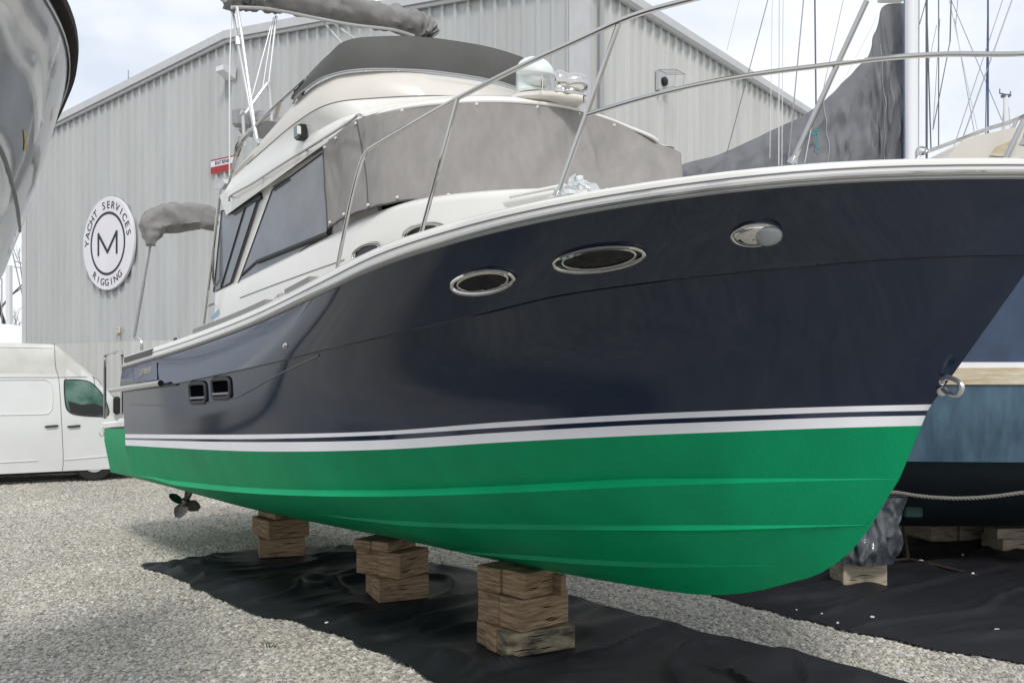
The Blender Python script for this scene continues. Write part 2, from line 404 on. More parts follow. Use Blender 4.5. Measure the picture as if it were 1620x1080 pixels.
mb = MB(); c0 = BC+dS*.42+nS*.12
mb.tube([c0+Vector((0, 0, .1)), c0+Vector((0, 0, EZ-.28))], .045, 8)
obj('downspout', rel(mb), 'trimd', shed)

def wall_frame(O, d_, nrm, px, py, off=.04):
    u, z = uz(O, d_, px, py); return O+d_*u+nrm*off+Vector((0, 0, z))
def text_mesh(txt, size, ext=.004, xs=1.0, sp=1.0):
    c = bpy.data.curves.new('t', 'FONT'); c.body = txt; c.size = size; c.extrude = ext; c.align_x = 'CENTER'; c.align_y = 'CENTER'
    c.space_character = sp
    o = bpy.data.objects.new('t', c); C.objects.link(o)
    dg = bpy.context.evaluated_depsgraph_get(); me = bpy.data.meshes.new_from_object(o.evaluated_get(dg))
    vs = [Vector((v.co.x*xs, v.co.y, v.co.z)) for v in me.vertices]; fs = [list(p.vertices) for p in me.polygons]
    bpy.data.objects.remove(o); bpy.data.curves.remove(c); bpy.data.meshes.remove(me)
    return vs, fs
# --- round sign
sc_ = wall_frame(BC, dG, nG, 178, 386, .06)
Xs = -dG; Ys = Vector((0, 0, 1)); Zs = nG                     # reading direction is left to right
SQ = Matrix((Xs, Ys, Zs)).transposed()
SR = (147/2/FPX*sc_.y)
sg = thing('round_sign', 'round white wall sign with a large black M inside a black ring', 'sign', sc_)
mb = MB(); mb.lathe([(0, 0), (SR-.01, 0), (SR, .01), (SR, .06), (SR-.012, .07), (0, .07)], n=72, rot=SQ)
obj('sign_panel', mb, 'sign', sg)
mb = MB(); r0 = SR*.655
ring = [[SQ@Vector((r*math.cos(2*math.pi*k/72), r*math.sin(2*math.pi*k/72), .0745)) for k in range(72)] for r in (r0+.032, r0-.032)]
mb.grid(ring, closed=True); obj('sign_ring', mb, 'ink', sg, smooth=0)
mb = MB()
def stroke(m, a, b, wd, z=.076, q=SQ):
    a = Vector(a); b = Vector(b); t = (b-a).normalized(); n_ = Vector((-t.y, t.x))*wd/2; t = t*wd*.3
    m.prism([q@Vector((*p, z)) for p in (a-t-n_, b+t-n_, b+t+n_, a-t+n_)], q@Vector((0, 0, .004)))
mw, mh = SR*.36, SR*.225
for i_, (a, b) in enumerate([((-mw, -mh), (-mw, mh)), ((-mw, mh), (0, -mh*.82)), ((0, -mh*.82), (mw, mh)), ((mw, mh), (mw, -mh))]):
    stroke(mb, a, b, .075, .0745+.0006*i_)
obj('letter', mb, 'ink', sg, smooth=0)
def arc_text(txt, rad, a0, a1, size, top=True):
    n = len(txt)
    for i, ch in enumerate(txt):
        if ch == ' ': continue
        m = MB(); a = R(a0+(a1-a0)*i/(n-1)); vs, fs = text_mesh(ch, size, .002, 1.12)
        rot = a-math.pi/2 if top else a+math.pi/2
        cs, sn = math.cos(rot), math.sin(rot)
        m.add([SQ@Vector((rad*math.cos(a)+v.x*cs-v.y*sn, rad*math.sin(a)+v.x*sn+v.y*cs, .0765+v.z)) for v in vs], fs)
        obj('letter', m, 'ink', sg, smooth=0)
arc_text('YACHT SERVICES', SR*.82, 176, 12, SR*.225)
arc_text('RIGGING', SR*.84, 232, 305, SR*.21, False)
# --- red and white notice
rc = wall_frame(BC, dG, nG, 355, 262, .05); ps = rc.y/FPX
rs_ = thing('notice_board', 'small red and white notice board on the gable wall above the cockpit shade', 'sign', rc)
wv = uz(BC, dG, 338, 262)[0]-uz(BC, dG, 374, 262)[0]
mb = MB(); mb.box((0, 0, 0), (wv, .32, .02), SQ); obj('board', mb, 'sign', rs_, smooth=0)
mb = MB(); mb.box(SQ@Vector((0, -.08, .013)), (wv-.01, .155, .006), SQ); mb.box(SQ@Vector((0, .147, .013)), (wv-.01, .024, .006), SQ)
obj('red_band', mb, 'red', rs_, smooth=0)
mb = MB(); vs, fs = text_mesh('BOAT REPAIR', .115, .002, .72); mb.add([SQ@Vector((v.x, v.y+.065, .014+v.z)) for v in vs], fs); obj('lettering', mb, 'ink', rs_, smooth=0)
# --- wall lamps
lc = wall_frame(BC, dG, nG, 364, 121, .05)
wl = thing('wall_light', 'small wedge shaped wall light high on the gable wall below the ridge', 'wall light', lc)
s_ = lc.y/FPX
mb = MB(); mb.prism([SQ@Vector(p) for p in ((-.0, -.12, 0), (.02, .13, 0), (-.02, .12, .30), (-.03, .02, .30))], SQ@Vector((.0, 0, 0))+Xs*.26); obj('housing', mb, 'mast', wl, smooth=20)
mb = MB(); mb.prism([SQ@Vector(p) for p in ((-.005, -.10, .05), (.0, .02, .28), (-.01, .04, .06))], Xs*-.02); obj('lens', mb, 'lens', wl, smooth=0)
lf = wall_frame(BC, dS, nS, 1043, 131, .05)
QS = Matrix((dS, Vector((0, 0, 1)), nS)).transposed()
fl = thing('flood_light', 'square grey flood light with a wire hood on the side wall', 'wall light', lf)
mb = MB(); mb.box((0, 0, 0), (.34, .36, .06), QS); obj('back_box', mb, 'trim', fl, smooth=0)
mb = MB(); mb.lathe([(0, .03), (.08, .03), (.085, .08), (.05, .11), (0, .12)], n=20, rot=QS); obj('lamp_head', mb, 'black', fl)
mb = MB(); fr = [(-.17, .18, .03), (.17, .18, .03), (.17, .12, .38), (-.17, .12, .38)]
mb.tube([QS@Vector(p) for p in fr], .008, 6, closed=True)
for t in (.33, .66): mb.tube([QS@Vector((-.17+.34*t, .18, .03)), QS@Vector((-.17+.34*t, .12, .38))], .005, 5)
mb.tube([QS@Vector((.17, .12, .38)), QS@Vector((.17, -.18, .33)), QS@Vector((.17, -.18, .03))], .006, 6)
mb.tube([QS@Vector((-.17, .12, .38)), QS@Vector((-.17, -.18, .33)), QS@Vector((-.17, -.18, .03))], .006, 6)
mb.tube([QS@Vector((-.17, -.18, .33)), QS@Vector((.17, -.18, .33))], .006, 6)
obj('wire_hood', mb, 'trimd', fl)
# --- tap / outlet on the gable, weather sensor on the roof edge
oc = wall_frame(BC, dG, nG, 190, 523, .06)
ob = thing('wall_outlet', 'small tan outlet with a conduit stub low on the gable wall', 'wall outlet', oc)
mb = MB(); mb.box((0, 0, 0), (.14, .16, .08), SQ, bev=.01); obj('outlet_box', mb, 'cream', ob)
mb = MB(); mb.tube([SQ@Vector((.05, .05, .03)), SQ@Vector((.14, .06, .05)), SQ@Vector((.16, -.06, .05))], .02, 8); obj('conduit', mb, 'trim', ob)
u_, z_ = uz(BC, dG, 193, 140); ac = BC+dG*u_+dS*.3+Vector((0, 0, gz(u_)+.1))
an = thing('roof_sensor', 'tiny weather vane sensor standing on the gable roof edge', 'sensor', ac)
mb = MB(); mb.tube([(0, 0, 0), (0, 0, .28)], .015, 6); mb.tube([(-.14, 0, .26), (.2, 0, .26)], .012, 6); mb.box((.16, 0, .3), (.1, .03, .1)); mb.box((-.12, 0, .36), (.02, .02, .2))
obj('vane', mb, 'trimd', an)

# ================================================================== the motor yacht on blocks
# local frame: x forward from the transom, y to port, z up; bow pitched up 3.6 degrees
YO = Vector((-3.452, 12.04, .45)); YAW = math.atan2(-.7924, .61); PIT = R(-3.6)
boat = thing('motor_yacht', 'navy blue motor yacht with a bright green bottom standing on timber blocks', 'motor yacht', YO, (0, PIT, YAW))
BM = Matrix.Translation(YO)@Matrix.Rotation(YAW, 4, 'Z')@Matrix.Rotation(PIT, 4, 'Y'); BI = BM.inverted(); BR = BI.to_3x3()
EYE = BI@Vector((0, 0, HC))
def pj(l):
    w_ = BM@Vector(l); return CX+FPX*w_.x/w_.y, HY-FPX*(w_.z-HC)/w_.y, w_.y
def on(px, py, ax, val):
    d_ = BR@ray(px, py); return EYE+d_*((val-EYE[ax])/d_[ax])
def tabf(pts):
    xs, ys = zip(*pts); return lambda x: float(np.interp(x, xs, ys))
def smt(pts, n=200):                        # smooth interpolation through a table
    p = cr_path([(a, b, 0) for a, b in pts], 12); xs = [q.x for q in p]; ys = [q.y for q in p]
    return lambda x: float(np.interp(x, xs, ys))
NT = 90
T = [i/NT for i in range(NT+1)]
def solved(xe, bf, poly, zstart, shift=0.):
    """row of starboard points: half breadth bf(x), height fitted so the row follows a measured line"""
    f = smt(poly); rows = []
    for t in T:
        x = t*xe; b = bf(x) if t < 1 else 0.; z = zstart
        for _ in range(12):
            px, py, Y = pj((x, -b, z)); z += (py-f(px)-shift)*Y/FPX
        rows.append(Vector((x, -b, z)))
    return rows
# sheer: points measured on a rising height line
shp = [(205, 577), (300, 548), (400, 512), (450, 488), (500, 462), (550, 437), (600, 414), (700, 383), (800, 357), (900, 335), (1000, 318), (1100, 302), (1200, 291), (1300, 283), (1400, 278), (1500, 276), (1620, 275)]
sp = []
for s_ in shp:
    z = 1.78
    for _ in range(8):
        l = on(*s_, 2, z); z = 1.78+.19*min(1, max(0, l.x)/7.5)
    sp.append(l)
shb = smt([(0, 1.40)]+[(p.x, -p.y) for p in sp[1:]]+[(9.90, .10), (10.02, 0)])
shz = smt([(0, 1.78)]+[(p.x, p.z) for p in sp[1:]]+[(10.02, 1.99)])
def shb_s(x):                                # lightly smoothed breadth
    return sum(shb(min(10.02, max(0, x+dx))) for dx in (-.5, -.3, -.1, .1, .3, .5))/6 if x < 9 else shb(x)
def shb_2(x): return sum(shb_s(min(10.02, max(0, x+dx))) for dx in (-.6, -.3, 0, .3, .6))/5 if x < 8.6 else shb_s(x)
SHEER = solved(10.02, shb_2, [(150, 592), (205, 577), (300, 548), (400, 511), (500, 465), (600, 418), (700, 384), (800, 357), (900, 335.5), (1000, 318), (1100, 303.5), (1200, 292), (1300, 283.5), (1400, 278.3), (1500, 275.7), (1620, 275), (1740, 276)], 1.9)
knb = smt([(0, 1.40), (2, 1.41), (4, 1.44), (5, 1.47), (6, 1.48), (7, 1.42), (7.7, 1.28), (8.3, 1.06), (8.8, .80), (9.2, .53), (9.5, .27), (9.7, .03), (9.74, 0)])
KN = solved(on(1642, 407, 1, 0).x, knb, [(170, 622), (195, 618), (267, 609), (315, 600), (440, 573), (500, 558), (600, 535), (763, 498), (885, 469), (1000, 452), (1105, 439), (1260, 424), (1400, 412), (1500, 407), (1600, 405), (1660, 404)], 1.5)
wlb = smt([(0, 1.385), (2, 1.40), (4, 1.41), (5, 1.38), (6, 1.28), (7, 1.08), (7.7, .85), (8.3, .58), (8.8, .27), (9.05, .11), (9.25, 0)])
def wl(poly, xe): return solved(xe, wlb, poly, .9)
W0 = wl([(190, 685), (205, 686.5), (400, 687), (600, 682), (800, 667), (1000, 655.5), (1200, 647), (1340, 642.5), (1470, 639.5), (1500, 639)], on(1474, 640, 1, 0).x)
W1 = wl([(190, 692), (205, 692.5), (400, 694), (600, 688), (800, 675.5), (1000, 664.5), (1200, 656.5), (1340, 651.5), (1467, 649), (1500, 648)], on(1468, 649, 1, 0).x)
W2 = wl([(190, 695), (205, 695.5), (400, 699), (600, 696), (800, 683.5), (1000, 672.5), (1200, 664.5), (1340, 659.5), (1464, 657), (1500, 656)], on(1464.5, 657, 1, 0).x)
W3 = wl([(190, 703), (205, 704.5), (400, 713.5), (600, 711), (800, 699), (1000, 689), (1200, 681), (1340, 676), (1458, 673), (1500, 672)], on(1458, 673, 1, 0).x)
chb = smt([(0, 1.29), (2, 1.31), (4, 1.32), (5, 1.27), (6, 1.13), (7, .92), (7.7, .69), (8.3, .42), (8.75, .17), (9.02, 0)])
XE = 9.02
CHL = solved(XE, chb, [(150, 741), (200, 750), (241, 757), (281, 767.6), (383, 779), (485, 784), (607, 785), (730, 782), (860, 776.5), (1016, 769), (1232, 762), (1409, 757.5), (1450, 757)], .5)
def interp(a, b, f): return a*(1-f)+b*f
lipw = [min(1, (1-t)*7, t*5) for t in T]
CHU = []                                     # inner top edge of the chine lip
for i, t in enumerate(T):
    p = CHL[i]; CHU.append(Vector((p.x, p.y+.038*lipw[i], p.z+.045*lipw[i]+.0)))
KEEL = []
kz = smt([(0, .02), (1.07, -.03), (3.78, -.105), (5.82, -.176), (7.0, -.192), (7.6, -.182), (8.0, -.12), (8.3, -.03), (8.52, .05), (8.75, .22), (8.9, .42), (9.02, CHL[-1].z)])
for t in T: KEEL.append(Vector((t*XE, 0, kz(t*XE))))
def bottom_pt(i, f):                          # slightly convex panel from keel (0) to chine (1)
    p = interp(KEEL[i], CHL[i], f); p.z -= .05*math.sin(math.pi*f)*min(1, (1-T[i])*5)*min(1, T[i]*2+.3); return p
def strake(poly, f0, f1):
    """fraction of panel where it crosses a measured line"""
    fn = smt(poly); out_ = []
    for i in range(NT+1):
        lo, hi = .02, .98
        for _ in range(24):
            mid = (lo+hi)/2; px, py, Y = pj(bottom_pt(i, mid))
            if py > fn(px): lo = mid
            else: hi = mid
        out_.append((lo+hi)/2)
    return out_
S1 = strake([(380, 803), (485, 810), (554, 818.5), (689, 827.5), (860, 831), (1016, 832), (1189, 832), (1362, 830), (1420, 829)], 0, 1)
S2 = strake([(480, 848), (560, 857), (660, 864), (730, 871.5), (860, 880.5), (930, 886), (1102, 893), (1267, 893.7), (1350, 893)], 0, 1)
hull = MB(); bot = MB()
def both(m, rows, **k):
    m.grid(rows, **k)
    mir = [[Vector((p.x, -p.y, p.z)) for p in r] for r in rows]; m.grid(mir, **k)
# topsides: concave flare between boot top and knuckle, then the upper strake standing proud
rows = []
for f in (0, .08, .2, .35, .5, .65, .8, .92, 1):
    r = []
    for i in range(NT+1):
        p = interp(W0[i], KN[i], f); fl_ = .10*math.sin(math.pi*f)*max(0, min(1, (T[i]-.45)*3))*min(1, (1-T[i])*6)
        p.y += fl_; r.append(p)
    rows.append(r)
both(hull, rows)
stp = [min(.024, .5*abs(p.y)) for p in KN]
KN2 = [Vector((p.x, p.y-s__*1.5, p.z+.002)) for p, s__ in zip(KN, stp)]
both(hull, [KN, KN2])
rows = []
for f in (0, .06, .25, .5, .75, .94, 1):
    r = []
    for i in range(NT+1):
        p = interp(KN2[i], SHEER[i], f); p.y -= .012*math.sin(math.pi*f)*min(1, (1-T[i])*8); r.append(p)
    rows.append(r)
both(hull, rows)
trm = [SHEER[0], KN2[0], KN[0], W0[0]]
tr = [Vector((-.02, p.y, p.z)) for p in trm]
hull.add(tr+[Vector((p.x, -p.y, p.z)) for p in reversed(tr)], [list(range(8))])
both(hull, [[p for p in trm], tr])
hull_o = obj('hull', hull, 'navy', boat, smooth=30)
hb = BVHTree.FromPolygons([tuple(v) for v in hull.v], hull.f)
sm_ = MB(); both(sm_, [W0, W1]); both(sm_, [W2, W3]); obj('waterline_stripe', sm_, 'stripe', boat, smooth=30)
sm_ = MB(); both(sm_, [W1, W2]); obj('navy_pinstripe', sm_, 'navy', boat, smooth=30)
both(bot, [W3, [interp(a, b, .5) for a, b in zip(W3, CHU)], CHU]); both(bot, [CHU, CHL])
lipin = [bottom_pt(i, 1-.05*lipw[i])+Vector((0, 0, .0)) for i in range(NT+1)]
both(bot, [CHL, lipin])
fr_ = [0, .1, .2, .3, .4, .5, .6, .7, .8, .9, .95]
rows = [[bottom_pt(i, (1-.05*lipw[i]) if f == .95 else f) for i in range(NT+1)] for f in fr_]
both(bot, rows)
def strake_mesh(fs, xa, xb, wd):
    a, b, c = [], [], []
    for i in range(NT+1):
        x = T[i]*XE
        if x < xa or x > xb: continue
        k = max(0.02, min(1, (x-xa)/1.2, (xb-x)/.9))
        f = fs[i]; p = bottom_pt(i, f); n_ = (bottom_pt(i, min(1, f+.03))-bottom_pt(i, max(0, f-.03))).normalized()
        outw = Vector((0, n_.z, -n_.y)); outw = -outw if outw.z > 0 else outw
        a.append(p+n_*.012*k-outw*.004); b.append(p+outw*wd*k-n_*wd*.25*k); c.append(p-n_*wd*2.2*k-outw*.004)
    both(bot, [a, b]); both(bot, [b, c])
strake_mesh(S1, 4.2, 8.93, .027); strake_mesh(S2, 5.0, 8.35, .027)
tb = [W3[0], CHU[0], CHL[0], lipin[0]]+[bottom_pt(0, f) for f in reversed(fr_[:-1])]
tb = [Vector((-.0, p.y, p.z)) for p in tb]
bot.add(tb+[Vector((p.x, -p.y, p.z)) for p in reversed(tb[:-1])], [list(range(2*len(tb)-1))])
# hull extension under the swim platform
pts = [on(175, 684, 1, -1.2), on(180, 748, 1, -1.2)]
xa = -1.22
def ext(b0, b1, z0, z1, z2, zk): return [Vector((0, -b1, z2)), Vector((0, -b1, z1)), Vector((0, -b1*.93, z0)), Vector((0, 0, zk)), Vector((0, b1*.93, z0)), Vector((0, b1, z1)), Vector((0, b1, z2))]
sA = [Vector((xa, y_, z_)) for y_, z_ in ((-1.31, 1.06), (-1.31, .90), (-1.24, .50), (0, .28), (1.24, .50), (1.31, .90), (1.31, 1.06))]; sB = [Vector((.004, y_, z_)) for y_, z_ in ((-W3[0].y*-1, W3[0].z+.20), (W3[0].y, W3[0].z), (CHL[0].y, CHL[0].z), (0, .03), (-CHL[0].y, CHL[0].z), (-W3[0].y, W3[0].z), (-W3[0].y, W3[0].z+.20))]
bot.grid([sA, sB]); bot.add(sA, [list(range(7))])
obj('hull_bottom', bot, 'green', boat, smooth=25)
# rub rail: rubber strip with a polished insert
def off(row, dy, dz): return [Vector((p.x, p.y-dy, p.z+dz)) for p in row]
SHF = SHEER+[Vector((p.x, -p.y, p.z)) for p in reversed(SHEER[:-1])]
def gsc(x):                                   # the gunwale gets lower towards the bow
    f = min(1, max(0, (x-6.0)/3.4)); return 1-.36*f*f*(3-2*f)
def around(row_off):                          # sweep round the whole sheer: list of (outward, up)
    rows = []
    for o_, u_ in row_off:
        r = []
        for i, p in enumerate(SHF):
            a = SHF[max(0, i-1)]; b = SHF[min(len(SHF)-1, i+1)]; t_ = (b-a); t_.z = 0; t_.normalize()
            n_ = Vector((t_.y, -t_.x, 0))
            if i == len(SHEER)-1: n_ = Vector((1, 0, 0))
            r.append(p+n_*o_+Vector((0, 0, u_*gsc(p.x) if u_ > .035 else u_)))
        rows.append(r)
    return rows
mb = MB(); mb.grid(around([(-.0, -.024), (.016, -.02), (.02, -.010), (.010, -.006), (.010, .008), (.014, .010), (.012, .018), (0, .02)])); obj('rub_rail', mb, 'trimd', boat, smooth=40)
mb = MB(); mb.grid(around([(.008, -.010), (.024, -.009), (.030, .001), (.024, .010), (.008, .011)])); rub = obj('rub_rail_insert', mb, 'steel', boat, smooth=50)
# gunwale and deck
mb = MB()
mb.grid(around([(0, .016), (.002, .06), (-.006, .10), (-.03, .125), (-.06, .132), (-.20, .125), (-.235, .11), (-.25, .04)]))
rows = around([(-.25, .04)])[0]
half = rows[:NT+1]; mir = [Vector((p.x, -p.y, p.z)) for p in half]
deckrows = []
for i in range(NT+1):
    a, b = half[i], mir[i]; x = a.x
    if a.y > 0: a = Vector((a.x, 0, a.z)); b = a
    cz = .16*max(0, min(1, (x-5.5)/1.5))*min(1, abs(a.y)/.8)
    deckrows.append([a+(b-a)*f+Vector((0, 0, cz*math.sin(math.pi*f))) for f in [k/12 for k in range(13)]])
cut = next(i for i in range(NT+1) if half[i].x > 2.4)
mb.grid(deckrows[cut:])
obj('deck', mb, 'gel', boat, smooth=35)
# cockpit lining
mb = MB(); c0, c1 = deckrows[0][0], deckrows[cut][0]
mb.grid([[Vector((.05, -1.14, 1.8)), Vector((2.45, -1.14, 1.86))], [Vector((.05, -1.12, 1.05)), Vector((2.45, -1.12, 1.05))], [Vector((.05, 1.12, 1.05)), Vector((2.45, 1.12, 1.05))], [Vector((.05, 1.14, 1.8)), Vector((2.45, 1.14, 1.86))]])
mb.prism([(.03, -1.3, 1.0), (.03, 1.3, 1.0), (.03, 1.3, 1.80), (.03, -1.3, 1.80)], (.06, 0, 0))
obj('cockpit', mb, 'gelw', boat, smooth=0)
# fine groove on the gunwale side
mb = MB(); mb.tube(around([(.004, .062)])[0][2:-2], .0035, 5); obj('gunwale_line', mb, 'groove', boat)

def strip_on(row_fun, x0, x1, w0, w1, th, n=14):
    r = []
    for f in (w0, w1):
        r.append([row_fun(x0+(x1-x0)*k/n, f) for k in range(n+1)])
    return r
def cap_pt(x, inn, up=.132):                   # a point on the starboard gunwale cap
    t = x/10.02*NT; i = min(NT-1, int(t)); p = interp(SHEER[i], SHEER[i+1], t-i)
    d_ = (SHEER[i+1]-SHEER[i]); d_.z = 0; d_.normalize(); n_ = Vector((d_.y, -d_.x, 0))
    return p-n_*inn+Vector((0, 0, up*gsc(x)))
for xa_, xb_, i0, i1 in ((on(303, 524, 1, -1.3).x, on(422, 478, 1, -1.35).x, .06, .19), (on(454, 460, 1, -1.4).x, on(510, 436, 1, -1.4).x, .06, .19)):
    mb = MB(); n = 16
    A = [cap_pt(xa_+(xb_-xa_)*k/n, i0, .134) for k in range(n+1)]; B = [cap_pt(xa_+(xb_-xa_)*k/n, i1, .134) for k in range(n+1)]
    A2 = [p+Vector((0, 0, .05)) for p in A]; B2 = [p+Vector((0, 0, .05)) for p in B]
    mb.grid([A, A2, B2, B]); mb.add([A[0], A2[0], B2[0], B[0]], [(0, 1, 2, 3)]); mb.add([A[-1], A2[-1], B2[-1], B[-1]], [(0, 1, 2, 3)])
    obj('step_pad', mb, 'nonskid', boat, smooth=0)
mb = MB(); n = 8; xa_, xb_ = .05, 1.05
A = [cap_pt(xa_+(xb_-xa_)*k/n, -.004, .105) for k in range(n+1)]; B = [cap_pt(xa_+(xb_-xa_)*k/n, .2, .145) for k in range(n+1)]; A0 = [cap_pt(xa_+(xb_-xa_)*k/n, -.012, .04) for k in range(n+1)]
mb.grid([A0, A, B]); obj('corner_pad', mb, 'coverd', boat, smooth=0)
def cleat(x, inn, s=.17):
    m = MB(); p = cap_pt(x, inn, .14); q = cap_pt(x+.1, inn, .14); d_ = (q-p).normalized()
    m.tube([p-d_*s, p-d_*s*.5+Vector((0, 0, .05)), p+d_*s*.5+Vector((0, 0, .05)), p+d_*s], [.008, .014, .014, .008], 7)
    for k in (-.3, .3): m.tube([p+d_*s*k, p+d_*s*k+Vector((0, 0, .05))], .014, 7)
    return m
for px, py in ((437, 480), (293, 533), (262, 545)):
    obj('cleat', cleat(on(px, py, 1, -1.35).x, .12, .1 if px < 300 else .13), 'steel', boat)
# ---- cabin trunk with its portholes
def trunk_row(x, z0f=0):
    b = smt([(2.3, 1.13), (5, 1.14), (5.6, 1.12), (6.2, 1.04), (6.9, .90), (7.6, .70), (8.3, .44), (8.7, .2)])(x)
    zt = smt([(2.3, 2.42), (3.5, 2.46), (4.9, 2.53), (5.6, 2.575), (6.2, 2.56), (7.0, 2.46), (7.6, 2.34), (8.3, 2.2), (8.7, 2.08)])(x)
    zb = 1.86+.015*x
    prof = [(b+.03, zb), (b+.012, zb+(zt-zb)*.5), (b, zt-.07), (b-.015, zt-.03), (b-.06, zt-.004), (b*.6, zt+.02), (0, zt+.035)]
    s = [Vector((x, -a, z)) for a, z in prof]
    return s+[Vector((p.x, -p.y, p.z)) for p in reversed(s[:-1])]
rows = [trunk_row(2.35+(8.7-2.35)*k/40) for k in range(41)]
mb = MB(); mb.grid(rows); mb.add(rows[0], [list(range(13))]); mb.add(rows[-1], [list(range(13))])
tk = obj('cabin_trunk', mb, 'gel', boat, smooth=40)
tb_ = BVHTree.FromPolygons([tuple(v) for v in mb.v], mb.f)
def hit(px, py, bvh):
    d_ = (BR@ray(px, py)).normalized(); r_ = bvh.ray_cast(EYE, d_)
    return r_[0], (r_[1] if r_[1] is not None and r_[1].dot(d_) < 0 else (-r_[1] if r_[1] is not None else None))
def hit_loop(bvh, cx, cy, a, b, rot, n=36, sup=2.0):
    out_ = []
    for k in range(n):
        t = 2*math.pi*k/n; c_, s__ = math.cos(t), math.sin(t)
        x = a*math.copysign(abs(c_)**(2/sup), c_); y = b*math.copysign(abs(s__)**(2/sup), s__)
        px = cx+x*math.cos(rot)-y*math.sin(rot); py = cy+x*math.sin(rot)+y*math.cos(rot)
        p, n_ = hit(px, py, bvh)
        if p is None: continue
        out_.append((p, n_))
    return out_
def fitting(name, bvh, cx, cy, a, b, rot, rim, glassm, rimm='chrome', sup=2.0, proud=.012, gl='glass', inner=.82):
    L1 = hit_loop(bvh, cx, cy, a, b, rot, sup=sup)
    nn = sum((q[1] for q in L1), Vector()).normalized()
    m = MB(); m.tube([p+nn*proud*.4 for p, _ in L1], [(rim, rim*.7)]*len(L1), 8, closed=True)
    o = obj(name, m, rimm, boat)
    c_ = sum((p for p, _ in L1), Vector())/len(L1)
    g_ = [p+nn*.004 for p, _ in L1]; m = MB(); m.add([c_+nn*.006]+[c_+(p-c_)*.98 for p in g_], [(0, i+1, (i+1) % len(g_)+1) for i in range(len(g_))])
    obj(gl, m, glassm, o, smooth=60)
    m = MB(); m.tube([c_+(p-c_)*inner+nn*.008 for p, _ in L1], rim*.35, 6, closed=True); obj('inner_rim', m, rimm, o)
    return o, c_, nn, L1
for cx_, cy_, a_, b_, r_ in ((765, 445, 49, 17, R(-8)), (949, 408, 71, 18, R(-7))):
    o_, c_, nn, L1 = fitting('porthole', hb, cx_, cy_, a_, b_, r_, .020, 'dglass')
fitting('porthole', tb_, 583, 401, 26, 14, R(-20), .014, 'dglass')
fitting('porthole', tb_, 672, 368, 34, 13, R(-12), .014, 'dglass')
# docking light in the bow: chrome shell with a clear lens
o_, c_, nn, L1 = fitting('docking_light', hb, 1196, 369.5, 38, 16.5, R(-5), .014, 'chrome', gl='reflector', inner=.9)
fw = (L1[0][0]-L1[18][0]).normalized()
m = MB(); Lp = [p for p, _ in L1]
rows = [[c_+(p-c_)*s__+nn*h+fw*sh for p in Lp] for s__, h, sh in ((.96, .008, 0), (.9, .022, 0), (.72, .032, -.004), (.4, .038, -.01), (.05, .04, -.01))]
m.grid(rows, closed=True); obj('shell', m, 'chrome', o_, smooth=80)
m = MB(); rows = [[c_+fw*.055+fw*((p-c_).dot(fw))*s__*.72+((p-c_)-fw*((p-c_).dot(fw)))*s__+nn*h for p in Lp] for s__, h in ((.84, .018), (.80, .036), (.6, .045), (.3, .050), (.02, .052))]
m.grid(rows, closed=True); obj('lens', m, 'lens', o_, smooth=80)
# vents
for cx_, cy_ in ((314, 621), (351, 614)):
    L1 = hit_loop(hb, cx_, cy_, 12.5 if cx_ < 330 else 14, 15.5, R(-4), sup=6)
    nn = sum((q[1] for q in L1), Vector()).normalized(); P4 = [p for p, _ in L1]; c_ = sum(P4, Vector())/len(P4)
    m = MB(); m.tube([p+nn*.008 for p in P4], [(.022, .014)]*len(P4), 8, closed=True); o_ = obj('air_vent', m, 'black', boat)
    m = MB(); m.add([c_+nn*.004]+[p+nn*.003 for p in P4], [(0, i+1, (i+1) % len(P4)+1) for i in range(len(P4))]); obj('opening', m, 'void', o_, smooth=0)
    m = MB(); m.tube([c_+(P4[18]-c_)*.9+Vector((0, 0, -.05))+nn*.01, c_+(P4[0]-c_)*.9+Vector((0, 0, -.05))+nn*.01], .012, 6); obj('louvre', m, 'groove', o_)
# raised spray line around the vents
pl_ = [(205, 640), (250, 641), (299, 639), (340, 635), (368, 630), (395, 618), (430, 598), (470, 578), (505, 562)]
P5 = [hit(x, y, hb) for x, y in [(p.x, p.y) for p in cr_path([(a, b, 0) for a, b in pl_], 6)]]
m = MB(); m.tube([p+n_*.002 for p, n_ in P5 if p], [(.007, .007)]*len(P5), 6); obj('panel_moulding', m, 'navy', boat)
# square panel near the transom, with faint lettering
cs = [hit(*c, hb) for c in ((212, 583), (249, 574), (250, 600), (213, 605))]; nn = cs[0][1]
m = MB(); m.prism([p+n_*.002 for p, n_ in cs], nn*.006); nb = obj('name_panel', m, 'navy', boat, smooth=0)
m = MB(); m.tube([p+nn*.008 for p, _ in cs], .004, 5, closed=True); obj('panel_edge', m, 'groove', nb)
vs, fs = text_mesh('CUTWATER', .085, .001, .8); cc = sum((p for p, _ in cs), Vector())/4; ux = (cs[1][0]-cs[0][0]).normalized(); uy = nn.cross(ux)
m = MB(); m.add([cc+ux*v.x+uy*v.y*1.3+nn*(.010+v.z)+uy*.02 for v in vs], fs); obj('lettering', m, 'gold', nb, smooth=0)
# side tube at the stern quarter
a_, n1 = hit(207, 611, hb); b_, n2 = hit(262, 607, hb)
m = MB(); A_ = Vector((-.25, a_.y-.04, a_.z-.01)); B_ = b_+n2*.05
m.tube([A_, B_], .032, 14, caps=False); sb = obj('side_tube', m, 'steel', boat)
m = MB(); m.lathe([(0, -.01), (.031, -.01), (.031, 0)], c=B_, n=14, rot=(B_-A_).to_track_quat('Z', 'Y').to_matrix()); obj('tube_end', m, 'dglass', sb)
